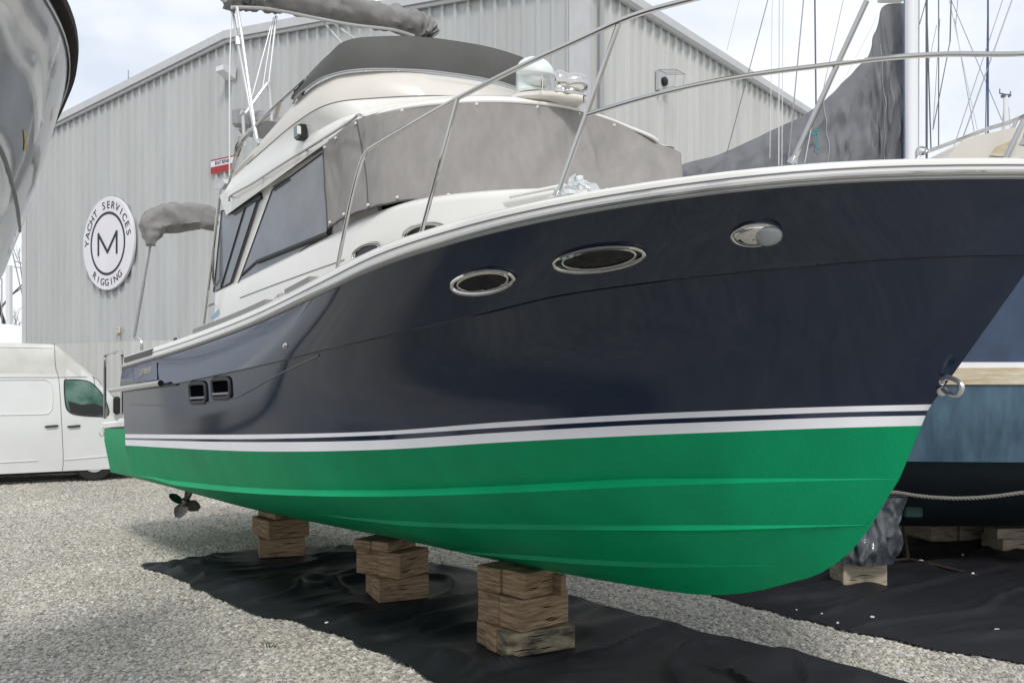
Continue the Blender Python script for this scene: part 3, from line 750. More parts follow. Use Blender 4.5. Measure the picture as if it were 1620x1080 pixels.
# small thru-hull fittings and scuffs
for px, py in ((452, 547),):
    p, n_ = hit(px, py, hb); m = MB(); m.lathe([(0, .02), (.014, .02), (.02, .012), (.026, 0)], c=p, n=14, rot=n_.to_track_quat('Z', 'Y').to_matrix()); obj('through_hull', m, 'chrome', boat)
# bow eye
p, n_ = hit(1490, 612, hb)
if p is None: p = on(1488, 612, 1, -.03); n_ = Vector((.6, -.8, 0))
q_ = Vector((.55, -.83, -.05)).normalized()
m = MB(); m.lathe([(0, 0), (.024, 0), (.026, .006), (.022, .012), (0, .014)], c=p+Vector((.0, 0, -.02)), n=20, rot=(n_).to_track_quat('Z', 'Y').to_matrix()); m.lathe([(0, 0), (.024, 0), (.026, .006), (.022, .012), (0, .014)], c=p+Vector((.0, 0, .03)), n=20, rot=(n_).to_track_quat('Z', 'Y').to_matrix()); be = obj('bow_eye', m, 'alu', boat)
m = MB(); m.tube(cr_path([on(x, y, 1, b) for x, y, b in ((1491, 600, -.05), (1501, 597, -.09), (1516, 603, -.13), (1522, 613, -.14), (1515, 625, -.13), (1501, 622, -.08), (1492, 615, -.04))], 5), .0125, 8); obj('ring', m, 'alu', be)
# ---- deck hatch, foredeck
mb = MB(); q0 = on(832, 316, 1, -.95); hq = Matrix.Rotation(R(5), 3, 'Y'); hp = on(884, 310, 1, -.80); mb.box(hp, (.50, .42, .035), hq, bev=.015); mb.box(hp-Vector((0, 0, .04)), (.56, .48, .05), hq, bev=.02)
obj('deck_hatch', mb, 'gel', boat)
# ---- cabin sides: white shell with tinted windows set in
CB = 1.12
def side_poly(px_pts, b=-CB): return [on(x, y, 1, b) for x, y in px_pts]
shell = [(330, 489), (350, 330), (357, 336), (432, 297), (522, 236), (566, 196), (587, 336), (560, 402)]
mb = MB()
sp_ = [Vector((2.36, -1.10, 2.05)), Vector((2.36, -1.10, 3.14)), Vector((3.9, -1.10, 3.20)), Vector((5.40, -1.08, 3.28)), Vector((5.62, -1.08, 2.45)), Vector((5.62, -1.08, 2.05))]
mb.prism(sp_, (0, .04, 0)); mb.prism([Vector((p.x, -p.y, p.z)) for p in sp_], (0, -.04, 0))
obj('cabin_side', mb, 'gel', boat, smooth=0)
mb = MB(); bz = [(2.36, -1.08, 1.1), (2.36, 1.08, 1.1), (2.36, 1.08, 3.15), (2.36, -1.08, 3.15)]
mb.prism(bz, (.04, 0, 0)); obj('cabin_bulkhead', mb, 'gel', boat, smooth=0)
mb = MB(); mb.prism([(2.355, -.95, 2.0), (2.355, .2, 2.0), (2.355, .2, 3.0), (2.355, -.95, 3.0)], (-.01, 0, 0)); obj('door_glass', mb, 'glass', boat, smooth=0)
b_ = -CB+.004
win1 = [(340, 462), (353, 334), (409, 318), (367, 447)]
win2 = [(379, 448), (433, 301), (522, 236), (522, 371), (486, 392), (444, 427)]
for wpts, hasf in ((win1, 1), (win2, 2)):
    P_ = side_poly(wpts, -CB+.01); m = MB(); m.prism(P_, (0, -.012, 0)); wo = obj('cabin_window', m, 'glass', boat, smooth=0)
    m = MB(); m.tube([p+Vector((0, -.014, 0)) for p in P_], (.007), 5, closed=True); obj('window_seal', m, 'black', wo)
    if hasf == 2:
        m = MB(); m.tube([on(383, 435, 1, -CB-.004), on(405, 415, 1, -CB-.004), on(519, 371, 1, -CB-.004), on(521, 238, 1, -CB-.004)], .014, 6); obj('window_frame', m, 'black', wo)
        m = MB(); m.tube([on(407, 414, 1, -CB-.012), on(519, 369, 1, -CB-.012)], .02, 6); obj('slider_sill', m, 'black', wo)
    else:
        m = MB(); m.tube([on(350, 455, 1, -CB-.004), on(388, 328, 1, -CB-.004)], .011, 6); obj('window_frame', m, 'black', wo)
# moulded line on the trunk side below the windows
m = MB(); pl_ = [hit(x, y, tb_)[0] for x, y in ((337, 487), (380, 471), (430, 452), (490, 430), (545, 411))]
pl_ = [p for p in pl_ if p]; m.tube([p+Vector((0, -.001, 0)) for p in pl_], .005, 5); obj('trunk_groove', m, 'groove', boat)
m = MB(); q = side_poly([(372, 448), (378, 448), (434, 303), (428, 303)], -CB-.006)
# aft handrail and support post at the cockpit
m = MB(); A_, B_ = on(322, 512, 1, -1.22), on(349, 300, 1, -1.12)
m.tube([A_, interp(A_, B_, .5), B_], .017, 8); m.tube([on(327, 484, 1, -1.2), on(338, 480, 1, -1.12)], .013, 7); obj('cockpit_post', m, 'steel', boat)
m = MB(); m.tube([on(345, 350, 1, -1.13), on(338, 372, 1, -1.16), on(337, 440, 1, -1.16), on(340, 452, 1, -1.13)], .012, 8); obj('grab_handle', m, 'steel', boat)
m = MB(); ds_ = [on(x, y, 1, -1.145) for x, y in ((334, 502), (346, 488), (348, 497), (337, 506))]
m.prism(ds_, (0, -.002, 0)); obj('decal', m, 'sticker', boat, smooth=0)
# ---- flybridge mouldings, lofted from outlines (starboard aft ... round the bow ... port aft)
LA = [(2.72, -1.14, 3.09), (3.9, -1.16, 3.16), (4.95, -1.14, 3.25), (5.36, -1.09, 3.295), (5.80, -.89, 3.315), (6.165, -.47, 3.325), (6.36, .0, 3.325), (6.385, .38, 3.315), (6.40, .72, 3.27), (6.50, .99, 3.155), (6.2, 1.18, 3.10), (2.72, 1.15, 3.09)]
LA1 = [(2.60, -1.16, 3.31), (3.8, -1.175, 3.325), (4.90, -1.15, 3.345), (5.33, -1.09, 3.35), (5.78, -.885, 3.355), (6.15, -.465, 3.36), (6.345, .0, 3.355), (6.37, .38, 3.34), (6.385, .71, 3.292), (6.49, .98, 3.172), (6.1, 1.17, 3.14), (2.6, 1.17, 3.31)]
LB0 = [(2.70, -1.145, 3.33), (3.8, -1.16, 3.36), (4.80, -1.12, 3.40), (5.18, -1.04, 3.42), (5.62, -.81, 3.43), (5.97, -.43, 3.45), (6.15, .0, 3.45), (6.18, .36, 3.44), (6.12, .72, 3.40), (5.95, 1.0, 3.33), (5.4, 1.13, 3.33), (2.7, 1.155, 3.33)]
LB = [(2.90, -1.135, 3.42), (3.6, -1.155, 3.475), (4.45, -1.18, 3.53), (4.97, -1.13, 3.545), (5.27, -.87, 3.55), (5.58, -.46, 3.55), (5.78, .0, 3.54), (5.80, .35, 3.53), (5.66, .72, 3.52), (5.3, 1.05, 3.51), (4.5, 1.17, 3.5), (2.9, 1.14, 3.42)]
LC = [(2.97, -1.115, 3.50), (3.6, -1.12, 3.62), (4.38, -1.10, 3.785), (4.80, -1.07, 3.81), (5.06, -.95, 3.81), (5.31, -.60, 3.81), (5.43, -.12, 3.81), (5.44, .3, 3.81), (5.33, .62, 3.80), (5.0, .95, 3.8), (4.4, 1.10, 3.785), (2.97, 1.12, 3.50)]
LD = [(3.02, -1.05, 3.49), (3.6, -1.05, 3.60), (4.38, -1.02, 3.76), (4.78, -.99, 3.79), (5.0, -.88, 3.79), (5.22, -.56, 3.79), (5.32, -.1, 3.79), (5.33, .28, 3.79), (5.22, .58, 3.78), (4.95, .88, 3.78), (4.38, 1.03, 3.76), (3.02, 1.05, 3.49)]
def loop(L_, n=7): return cr_path(L_, n)
def nudge(L_, f, dz=0): 
    c_ = Vector((4.2, 0, 0)); return [Vector(((p[0]-c_.x)*f+c_.x, p[1]*f, p[2]+dz)) for p in L_]
lv = [nudge(LA, .965, .035), LA, [interp(Vector(a), Vector(b), .5)+Vector((0, 0, 0)) for a, b in zip(LA, LA1)], LA1, LB0, LB]
m = MB(); rows = [loop(L_) for L_ in lv]; m.grid(rows)
for L_ in lv[:1]:
    P_ = loop(L_); m.add(P_, [list(range(len(P_)))])
# close the aft end
aft = [r[0] for r in rows]; aftp = [r[-1] for r in rows]; m.grid([aft, aftp])
roof = obj('flybridge_roof', m, 'gel', boat, smooth=42)
m = MB(); mid_ = [interp(Vector(a), Vector(b), .5)+Vector((0, 0, 0)) for a, b in zip(LB, LC)]
for k, p in enumerate(mid_): p.y *= 1.012; p.x += .02 if 3 < k < 9 else 0
rows = [loop(L_) for L_ in (nudge(LB, 1.0, .0), nudge(LB, .985, .014), mid_, LC, [interp(Vector(a), Vector(b), .5)+Vector((0, 0, .012)) for a, b in zip(LC, LD)], LD, [Vector((p[0], p[1]*.98, 3.42)) for p in LD])]
m.grid(rows); P_ = rows[-1]; m.add(P_, [list(range(len(P_)))]); m.grid([[r[0] for r in rows], [r[-1] for r in rows]][:1]+[[r[0] for r in rows]])
cm = obj('flybridge_coaming', m, 'gelw', boat, smooth=42)
m = MB(); m.tube([p+Vector((0, 0, .002)) for p in loop(nudge(LB, 1.0, .004))[4:-6]], .0045, 5); obj('coaming_groove', m, 'groove', boat)
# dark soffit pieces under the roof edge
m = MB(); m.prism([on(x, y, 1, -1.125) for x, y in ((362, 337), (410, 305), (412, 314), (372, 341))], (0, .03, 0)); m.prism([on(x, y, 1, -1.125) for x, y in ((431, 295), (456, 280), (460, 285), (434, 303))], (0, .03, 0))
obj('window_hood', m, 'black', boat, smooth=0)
# stainless grab rail along the roof edge
m = MB(); gr = [on(x, y, 1, -1.20) for x, y in ((362, 318), (366, 309), (400, 290), (440, 264), (480, 239), (520, 214), (558, 189), (566, 182), (573, 184))]
m.tube(cr_path(gr, 5), .011, 7)
for x, y in ((366, 311), (414, 281), (484, 238), (572, 184)): m.tube([on(x, y, 1, -1.20), on(x+4, y+1, 1, -1.13)], .009, 6)
obj('grab_rail', m, 'steel', boat)
# starboard navigation light
ln = on(473, 209, 1, -1.2); nl = MB(); nl.box(ln+Vector((0, .02, 0)), (.10, .10, .11), bev=.012); no = obj('navigation_light', nl, 'greenl', boat)
nl = MB(); nl.box(ln+Vector((.0, .02, .0)), (.11, .07, .12), bev=.01); obj('base', nl, 'black', no)
nl = MB(); nl.box(ln+Vector((.046, -.012, 0)), (.014, .05, .07), bev=.004); obj('white_face', nl, 'gel', no)
# ---- windshield cover
def fold(p, n_, amp, sc, sd): return p+n_*amp*wob(p, sc, sd)
WT = [(4.86, -1.135, 3.235), (5.05, -1.13, 3.265), (5.36, -1.10, 3.315), (5.79, -.89, 3.335), (6.165, -.47, 3.34), (6.35, .0, 3.335), (6.385, .38, 3.32), (6.41, .72, 3.272), (6.48, .98, 3.17), (6.58, 1.12, 3.04), (5.4, 1.15, 3.2)]
WB_ = [(4.93, -1.15, 2.545), (5.2, -1.16, 2.57), (5.58, -1.14, 2.575), (5.86, -1.02, 2.585), (6.14, -.75, 2.575), (6.40, -.36, 2.56), (6.60, .05, 2.56), (6.70, .42, 2.57), (6.74, .74, 2.60), (6.76, 1.02, 2.62), (6.74, 1.14, 2.62), (5.5, 1.16, 2.56)]
tp, bt = loop(WT, 9), loop(WB_, 9); nr = 14; rows = []
for j in range(nr+1):
    f = j/nr; r = []
    for i, (a, b) in enumerate(zip(tp, bt)):
        p = interp(a, b, f); t_ = (tp[min(len(tp)-1, i+1)]-tp[max(0, i-1)]).normalized(); n_ = Vector((t_.y, -t_.x, 0)); n_.normalize()
        sag = -.03*math.sin(math.pi*f)*(.6+.8*wob((i*.13, 0, 0), 1, 4))
        u_ = i/9
        fo = .016*math.sin(u_*5.1+f*2.3)*math.sin(math.pi*f) + .03*abs(wob((u_*1.2+f*.7, f*.5, 3), 1.1, 2))*math.sin(math.pi*f)
        sc = .045*math.exp(-((u_-5.6-1.1*f)/.16)**2)*math.sin(math.pi*min(1, f*1.1)) - .05*math.exp(-((u_-6.6+.2*f)/.5)**2)*math.sin(math.pi*f) + .035*math.exp(-((u_-7.7+1.3*f)/.16)**2)*math.sin(math.pi*f)+.012*math.exp(-((u_-2.9-.3*f)/.1)**2)*f+.01*wob((u_*2.5, f*1.5, 5), 2, 3)*math.sin(math.pi*f)
        r.append(p+n_*(sag+fo+sc*1.5+.012)+Vector((0, 0, .003*math.sin(u_*9)*(1 if j == nr else 0))))
    rows.append(r)
m = MB(); m.grid(rows); wc = obj('windshield_cover', m, 'cover', boat, smooth=60)
m = MB(); m.tube([p+Vector((.012, -.004, 0)) for p in rows[-1]], .008, 5); m.tube([r[0]+Vector((0, -.004, 0)) for r in rows], .006, 5); m.tube([r[18]+Vector((.004, -.004, 0)) for r in rows], .004, 5)
obj('cover_hem', m, 'coverd', wc)
for j in [int(2+k*8.3) for k in range(9)]:
    for r in (rows[0], rows[-1]):
        if j < len(r): m = MB(); m.lathe([(0, .012), (.010, .010), (.013, 0)], c=r[j]+(Vector((.35, -.9, 0)).normalized())*.006+Vector((0, 0, -.03 if r is rows[0] else .03)), n=8, rot=Vector((.3, -.95, 0)).to_track_quat('Z', 'Y').to_matrix()); obj('snap', m, 'gel', wc)
# white eyebrow above the cover
m = MB(); m.tube([Vector(p)+Vector((0, 0, .016)) for p in loop([Vector(q)+Vector((.008, 0, -.005)) for q in LA[2:11]], 7)], [(.014, .014)]*57, 8); obj('brow_trim', m, 'gel', boat)
# solid body behind the cover so that the cabin is closed
m = MB(); ins = [(4.9, -1.07, 3.2), (5.36, -1.03, 3.26), (5.75, -.82, 3.28), (6.08, -.42, 3.28), (6.24, .0, 3.28), (6.26, .36, 3.26), (6.2, .7, 3.2), (6.0, .98, 3.14), (4.9, 1.05, 3.15)]
inb = [(4.9, -1.07, 2.5), (5.5, -1.05, 2.5), (5.9, -.85, 2.5), (6.28, -.42, 2.5), (6.44, .0, 2.5), (6.52, .36, 2.5), (6.56, .7, 2.5), (6.4, .98, 2.5), (4.9, 1.05, 2.5)]
m.grid([loop(ins), loop(inb)]); obj('windshield', m, 'dglass', boat)
# ---- flybridge wind screen in its dark cover
ST = [(4.18, -1.04, 3.905), (4.36, -1.06, 3.955), (4.78, -1.05, 4.02), (5.02, -1.00, 4.075), (5.20, -.80, 4.095), (5.36, -.50, 4.10), (5.46, -.12, 4.10), (5.49, .25, 4.10), (5.42, .6, 4.09), (5.12, .93, 4.07), (4.6, 1.05, 4.0), (4.2, 1.06, 3.93)]
SB = [(4.28, -1.125, 3.75), (4.42, -1.135, 3.785), (4.82, -1.10, 3.815), (5.09, -.97, 3.815), (5.25, -.75, 3.815), (5.38, -.48, 3.815), (5.47, -.10, 3.815), (5.48, .28, 3.815), (5.38, .63, 3.81), (5.05, .98, 3.80), (4.5, 1.13, 3.79), (4.28, 1.13, 3.75)]
a, b = loop(ST, 8), loop(SB, 8); rows = []
for j in range(11):
    f = j/10; r = []
    for i, (p, q) in enumerate(zip(a, b)):
        c_ = interp(p, q, f); t_ = (a[min(len(a)-1, i+1)]-a[max(0, i-1)]).normalized(); n_ = Vector((t_.y, -t_.x, 0)).normalized()
        w__ = max(0, 1-i/14)
        c_ = c_+n_*(.02*math.sin(math.pi*f)+w__*.02*math.sin(f*14+i*.5)*math.sin(math.pi*f)+.006*wob(c_, 6, 1))
        r.append(c_)
    rows.append(r)
inr = [p+Vector((-.03 if 20 < i < 70 else 0, .03 if p.y < 0 else -.03, -.02)) for i, p in enumerate(a)]
m = MB(); m.grid([inr]+rows); scv = obj('wind_screen_cover', m, 'coverd', boat, smooth=60)
m = MB(); m.tube([p+Vector((.006, -.006, 0)) for p in rows[-1]], .008, 6); obj('screen_base_trim', m, 'trimd', scv)
m = MB(); m.tube(cr_path([on(x, y, 1, -1.1) for x, y in ((480, 156), (481, 140), (487, 119))], 4), .012, 7); m.tube([on(472, 157, 1, -1.1), on(480, 148, 1, -1.1)], .012, 6); obj('screen_post', m, 'steel', boat)
# ---- flybridge side rail
m = MB(); rr_ = [on(x, y, 1, -1.12) for x, y in ((481, 127), (440, 164), (410, 193), (382, 220), (374, 232), (371, 246))]
m.tube(cr_path(rr_, 5), .013, 8); m.tube([on(444, 160, 1, -1.12), on(437, 188, 1, -1.12)], .011, 7); m.tube([on(440, 163, 1, -1.12), on(433, 190, 1, -1.12)], .009, 7)
m.tube([on(428, 180, 1, -1.08), on(400, 205, 1, -1.1), on(384, 225, 1, -1.1), on(371, 247, 1, -1.1)], .013, 7)
obj('flybridge_rail', m, 'steel', boat)
# aft ladder rails and seat on the flybridge
ab = lambda x, y, x_=2.75: on(x, y, 0, x_)
m = MB(); m.tube(cr_path([ab(384, 183), ab(391, 176), ab(420, 136), ab(424, 135), ab(427, 150), ab(430, 192)], 4), .017, 8)
m.tube([ab(384, 180), ab(387, 232)], .017, 8); m.tube([ab(381, 178), ab(386, 180)], .03, 8); obj('flybridge_arch', m, 'alu', boat)
m = MB(); m.box(on(425, 200, 1, -.55), (.5, .5, .16), bev=.05); m.box(on(398, 190, 1, -.75), (.10, .4, .2), bev=.03); obj('helm_seat', m, 'seat', boat)
m = MB(); m.tube([on(383, 228, 1, -1.1), on(372, 258, 1, -1.1), on(362, 290, 1, -1.0)], .012, 7); m.tube([on(379, 215, 1, -1.0), on(366, 272, 1, -1.0)], .012, 7); m.tube([on(394, 204, 1, -1.0), on(374, 250, 1, -1.0)], .012, 7)
obj('flybridge_ladder', m, 'steel', boat)
m = MB(); m.prism([on(x, y, 1, -.95) for x, y in ((335, 298), (352, 283), (356, 290), (350, 299))], (0, .5, 0)); obj('rear_awning_lip', m, 'trim', boat, smooth=0)
# ---- searchlight and horn on their white pod
pod = MB(); pc_ = Vector((6.17, .06, 3.44))
rows = []
for k in range(13):
    t = k/12; x = 5.62+t*.98; wd = .26*math.sin(math.pi*min(1, t*1.02))**.6+.005; h = .075*math.sin(math.pi*min(1, t*.95+.03))**.8
    zc = 3.545-.195*t
    rows.append([Vector((x, .12+wd*math.cos(a), zc+(h if math.sin(a) > 0 else .05)*math.sin(a))) for a in [2*math.pi*q/20 for q in range(20)]])
pod.grid(rows, closed=True); obj('lamp_pod', pod, 'gelw', boat, smooth=60)
def zax(v): return Vector(v).to_track_quat('Z', 'Y').to_matrix()
lc_ = on(843, 150, 1, .05)
m = MB(); m.lathe([(.13, 0), (.135, .02), (.12, .035), (.115, .16), (.10, .21)], c=lc_+Vector((-.02, 0, 0)), n=28); m.lathe([(0, 0), (.12, 0)], c=lc_, n=28)
s_l = obj('searchlight', m, 'rad', boat, smooth=50)
m = MB()
hc_ = lc_+Vector((.05, -.01, .15)); rows = []
for k in range(15):
    a = math.pi*k/14; rows.append([hc_+Vector((-math.cos(a)*.165, .14*math.sin(a)*math.cos(q), (.135 if math.sin(q) > 0 else .05)*math.sin(a)*math.sin(q)+.04*math.cos(a))) for q in [math.pi*2*u/24 for u in range(24)]])
m.grid(rows, closed=True); m.box(lc_+Vector((.06, -.01, .10)), (.22, .18, .14), bev=.04); hd_ = obj('lamp_housing', m, 'rad', s_l, smooth=60)
fc = on(858, 134, 1, -.13); uxx = Vector((.78, -.62, -.05)).normalized(); uyy = Vector((0, 0, 1)); nz_ = uxx.cross(uyy).normalized()*1
m = MB(); m.prism([fc+uxx*a+uyy*b for a, b in ((-.075, .05), (.07, .055), (.05, -.075), (.0, -.055))], nz_*.004)
st_ = obj('lamp_badge', m, 'gel', s_l, smooth=0)
vs, fs = text_mesh('TRAC', .05, .001, 1.0); m = MB(); m.add([fc+uxx*(v.x-.005)+uyy*(v.y+.01)+nz_*(.006+v.z) for v in vs], fs); obj('lettering', m, 'ink', st_, smooth=0)
m = MB(); h0 = on(878, 138, 1, .03)
hx = Vector((.62, .78, 0)).normalized()
m.lathe([(0, 0), (.075, 0), (.095, .02), (.098, .045), (.075, .09), (.06, .14)], c=h0+Vector((0, 0, .03)), n=26, rot=zax(hx))
m.lathe([(.075, .08), (.08, .13), (.076, .20), (.05, .245), (0, .255)], c=h0+Vector((0, 0, .02)), n=26, rot=zax(hx))
m.box(h0+Vector((.08, .08, -.075)), (.16, .2, .03), bev=.008); m.lathe([(.028, 0), (.03, .05), (0, .06)], c=h0+Vector((.04, .0, -.045)), n=14, rot=zax((.8, -.6, 0)))
hn = obj('horn', m, 'chrome', boat, smooth=50)
# ---- bow rail
def gb(x): return shb_s(x)
m = MB()
topr = [on(533, 427, 1, -1.43), on(541, 385, 1, -1.43), on(556, 315, 1, -1.42), on(568, 268, 1, -1.42), on(577, 245, 1, -1.42), on(592, 231, 1, -1.42), on(650, 197, 1, -1.42), on(720, 158, 1, -1.41), on(820, 107, 1, -1.37), on(905, 68, 1, -1.30), on(1000, 26, 1, -1.22), on(1095, -1, 1, -1.12), Vector((9.25, -.90, 2.96)), Vector((9.7, -.6, 2.97)), Vector((10.05, -.3, 2.98)), Vector((10.2, 0, 2.98))]
m.tube(cr_path(topr, 6), .0145, 10); br = obj('bow_rail', m, 'steel', boat)
def stan(a, b, r=.0135):
    m = MB(); m.tube([a, b], r, 9); m.lathe([(.026, 0), (.022, .012), (.015, .03)], c=a, n=12, rot=zax(b-a)); return obj('stanchion', m, 'steel', boat)
stan(on(665, 374, 1, -1.50), on(724, 157, 1, -1.41)); stan(on(881, 311, 1, -1.42), on(980, 35, 1, -1.23)); stan(on(1253, 258, 1, -.93), on(1371, 2, 1, -.78)); stan(Vector((9.84, -.22, 2.1)), Vector((10.1, -.22, 2.97))); stan(Vector((9.84, .22, 2.1)), Vector((10.12, .28, 2.5))); m = MB()
j0 = on(927, 182, 1, -1.33)
midr = [j0, on(1010, 157, 1, -1.24), on(1100, 135, 1, -1.13), on(1200, 117, 1, -1.0), on(1310, 103, 1, -.86), on(1400, 92, 2, 2.50), on(1500, 86, 2, 2.50), on(1620, 85, 2, 2.50), Vector((10.1, -.12, 2.5)), Vector((10.22, .1, 2.5)), Vector((10.1, .3, 2.5)), on(1620, 184, 2, 2.50), on(1560, 205, 2, 2.50), on(1500, 228, 2, 2.50), on(1462, 242, 2, 2.48), on(1452, 250, 2, 2.40), on(1452, 250, 2, 2.40)+Vector((-.12, .03, -.34))]
m.tube(cr_path(midr, 6), .0125, 10); obj('bow_rail', m, 'steel', boat)
# ---- folded sun shades on their frames
def cloth_boot(path, ru, rv, n=26, seg=9, seed=1, wr=.035, up=(0, 0, 1), fq=30, aq=.8):
    P_ = cr_path(path, seg); m = MB(); N_ = len(P_); rows = []
    ruf = lambda t: float(np.interp(t, [a for a, _ in ru], [b for _, b in ru])); rvf = lambda t: float(np.interp(t, [a for a, _ in rv], [b for _, b in rv]))
    for i, p in enumerate(P_):
        t = i/(N_-1); t_ = (P_[min(N_-1, i+1)]-P_[max(0, i-1)]).normalized(); u = Vector(up)-t_*Vector(up).dot(t_); u.normalize(); v = t_.cross(u)
        r = []
        for k in range(n):
            a = 2*math.pi*k/n; dirv = u*math.cos(a)*ruf(t)+v*math.sin(a)*rvf(t)
            q = p+dirv; q += dirv.normalized()*wr*((1-abs(wob((q.x*3+q.z*4, t*fq, math.sin(a)*aq*1.6), 1, seed))*3.2)*.9+.35*wob(q, 15, seed+2)-.2)
            r.append(q)
        rows.append(r)
    m.grid(rows, closed=True); m.add(rows[0], [list(range(n))]); m.add(rows[-1], [list(range(n))]); return m
X5 = 2.75
pth = [on(367, 14, 0, X5), on(372, -4, 0, X5), on(400, -8, 0, X5), on(450, -1, 0, X5), on(520, 7, 0, X5), on(580, 22, 0, X5), on(640, 34, 0, X5), on(672, 46, 0, X5), on(684, 60, 0, X5)]
obj('sun_shade', cloth_boot(pth, [(0, .06), (.1, .12), (.5, .13), (.85, .13), (1, .07)], [(0, .08), (.2, .15), (1, .12)], seed=3, fq=22, wr=.055), 'boot', boat, smooth=50)
m = MB(); m.tube(cr_path([on(x, y, 0, X5+.1) for x, y in ((366, 12), (385, 12), (430, 15), (500, 29), (560, 40), (620, 47), (655, 57))], 5), .017, 8); obj('shade_bow', m, 'alu', boat)
m = MB()
def pole(m, pts, r=.014): m.tube(pts, r, 8)
foot = on(407, 222, 1, -1.13); mid1 = on(376, 66, 1, -1.1); top1 = on(368, 20, 0, X5)
pole(m, [foot, on(402, 195, 1, -1.12), on(382, 52, 1, -1.1), on(375, 12, 1, -1.08)], .016); pole(m, [on(404, 214, 1, -1.12), mid1, top1], .015)
m.tube([on(376, 60, 1, -1.1), on(377, 72, 1, -1.1)], .028, 8); m.tube([on(403, 214, 1, -1.13), on(410, 229, 1, -1.13)], .02, 8)
pole(m, [on(437, 26, 0, X5), on(425, 132, 0, X5)], .014); pole(m, [on(433, 28, 0, X5), on(414, 150, 0, X5)], .008); pole(m, [on(429, 40, 0, X5), on(399, 152, 0, X5)], .006)
pole(m, [on(510, 33, 0, X5), Vector((3.4, .98, 3.75))], .012); pole(m, [on(527, 36, 0, X5), Vector((4.2, 1.0, 3.8))], .012)
obj('shade_frame', m, 'alu', boat)
m = MB(); m.tube([on(366, 20, 0, X5), on(363, 120, 1, -1.12), on(363, 278, 1, -1.12)], .007, 5); obj('shade_strap', m, 'mast', boat)
# cockpit shade at the stern
X6 = .5
pth = [on(237, 388, 0, X6), on(240, 368, 0, X6), on(246, 352, 0, X6), on(262, 345, 0, X6), on(290, 343, 0, X6), on(320, 344, 0, X6), on(350, 352, 0, X6), on(372, 366, 0, X6)]
obj('cockpit_shade', cloth_boot(pth, [(0, .04), (.2, .14), (.5, .17), (1, .10)], [(0, .08), (.3, .15), (1, .12)], seed=8, wr=.035, fq=3.5, aq=1.6), 'boot', boat, smooth=50)
m = MB(); q0 = on(212, 534, 1, -1.28); q1 = on(238, 388, 0, X6)
m.tube([q0, interp(q0, q1, .5), q1], .014, 8); m.tube([interp(q0, q1, .02), interp(q0, q1, .62)], .019, 8); obj('shade_pole', m, 'trimd', boat)
m = MB(); m.tube(cr_path([on(x, y, 1, -1.27) for x, y in ((212, 526), (213, 534), (219, 533), (224, 540), (224, 555))], 4), .017, 8); obj('pole_bracket', m, 'alu', boat)
# ---- swim platform and boarding rail
m = MB(); m.box((-.62, 0, 1.10), (1.34, 2.66, .10), bev=.025); m.box((-.62, 0, 1.165), (1.1, 2.3, .035), bev=.012); obj('swim_platform', m, 'gel', boat)
m = MB(); A_ = on(166, 662, 1, -1.22); B_ = on(193, 655, 1, -1.22); ua = on(166, 575, 1, -1.22); ub = on(193, 572, 1, -1.22)
m.tube(cr_path([A_, ua, on(167, 562, 1, -1.22), on(180, 557, 1, -1.22), on(190, 555, 1, -1.22), on(193, 562, 1, -1.22), ub, B_], 5), .020, 9); obj('boarding_rail', m, 'steel', boat)
m = MB(); m.tube(cr_path([on(x, y, 1, -1.24) for x, y in ((157, 684), (160, 690), (164, 687), (162, 680))], 4), .008, 6); obj('ladder_hook', m, 'steel', boat)
# ---- propeller and its leg
hubp = on(292, 794, 0, -.25); m = MB()
m.tube([hubp+Vector((.55, 0, .32)), hubp+Vector((.08, 0, .05))], .028, 10); m.box(hubp+Vector((.25, 0, .24)), (.22, .04, .22), bev=.012); pl = obj('propeller_shaft', m, 'bronze', boat)
m = MB(); ax = Vector((1, 0, .12)).normalized(); Q = zax(-ax)
m.lathe([(.0, -.09), (.05, -.07), (.06, 0), (.05, .07), (.0, .12)], c=hubp, n=16, rot=Q)
for k in range(4):
    a0 = 2*math.pi*k/4+.5; g_ = []
    for ir in range(7):
        r_ = .045+.165*ir/6; ch = .11*math.sin(math.pi*(ir+1.6)/8.6); row = []
        for ic in range(6):
            u = (ic/5-.5)*2; a = a0+u*ch/r_*.62; z_ = u*ch*.75*(1-.45*ir/6); row.append(hubp+Q@Vector((r_*math.cos(a), r_*math.sin(a), z_)))
        g_.append(row)
    m.grid(g_); m.grid([[p+Q@Vector((0, 0, .006)) for p in r] for r in g_])
obj('propeller', m, 'bronze', boat, smooth=60)
# ---- crumpled clear plastic lying on the foredeck
bc_ = BM@on(915, 296, 1, -.98)
bg_ = MB(); rows = []
for j in range(16):
    f = j/15; row = []
    for k in range(44):
        a = 2*math.pi*k/44; rr = (.20*(1-f)**.75+.004)*(1+.55*wob((math.cos(a)*1.6, math.sin(a)*1.6, f*2), 2.2, 4)); pk = .17*(.75+.5*wob((a*.9, 0, 0), 1, 8))
        q = Vector((math.cos(a)*rr*1.15, math.sin(a)*rr*.8, pk*f**1.15)); q += Vector((wob(q, 16, 1), wob(q, 16, 2), wob(q, 16, 3)))*.045; q.z = max(q.z, -.01) if j else -.02
        row.append(q)
    rows.append(row)
bg_.grid(rows, closed=True); bo = obj('plastic_bag', bg_, 'clear', smooth=18); bo.location = bc_-Vector((0, 0, .04)); bo.scale = (.62, .62, .8)
tag(bo, 'crumpled clear plastic bag lying on the white foredeck by the rail post', 'plastic bag')

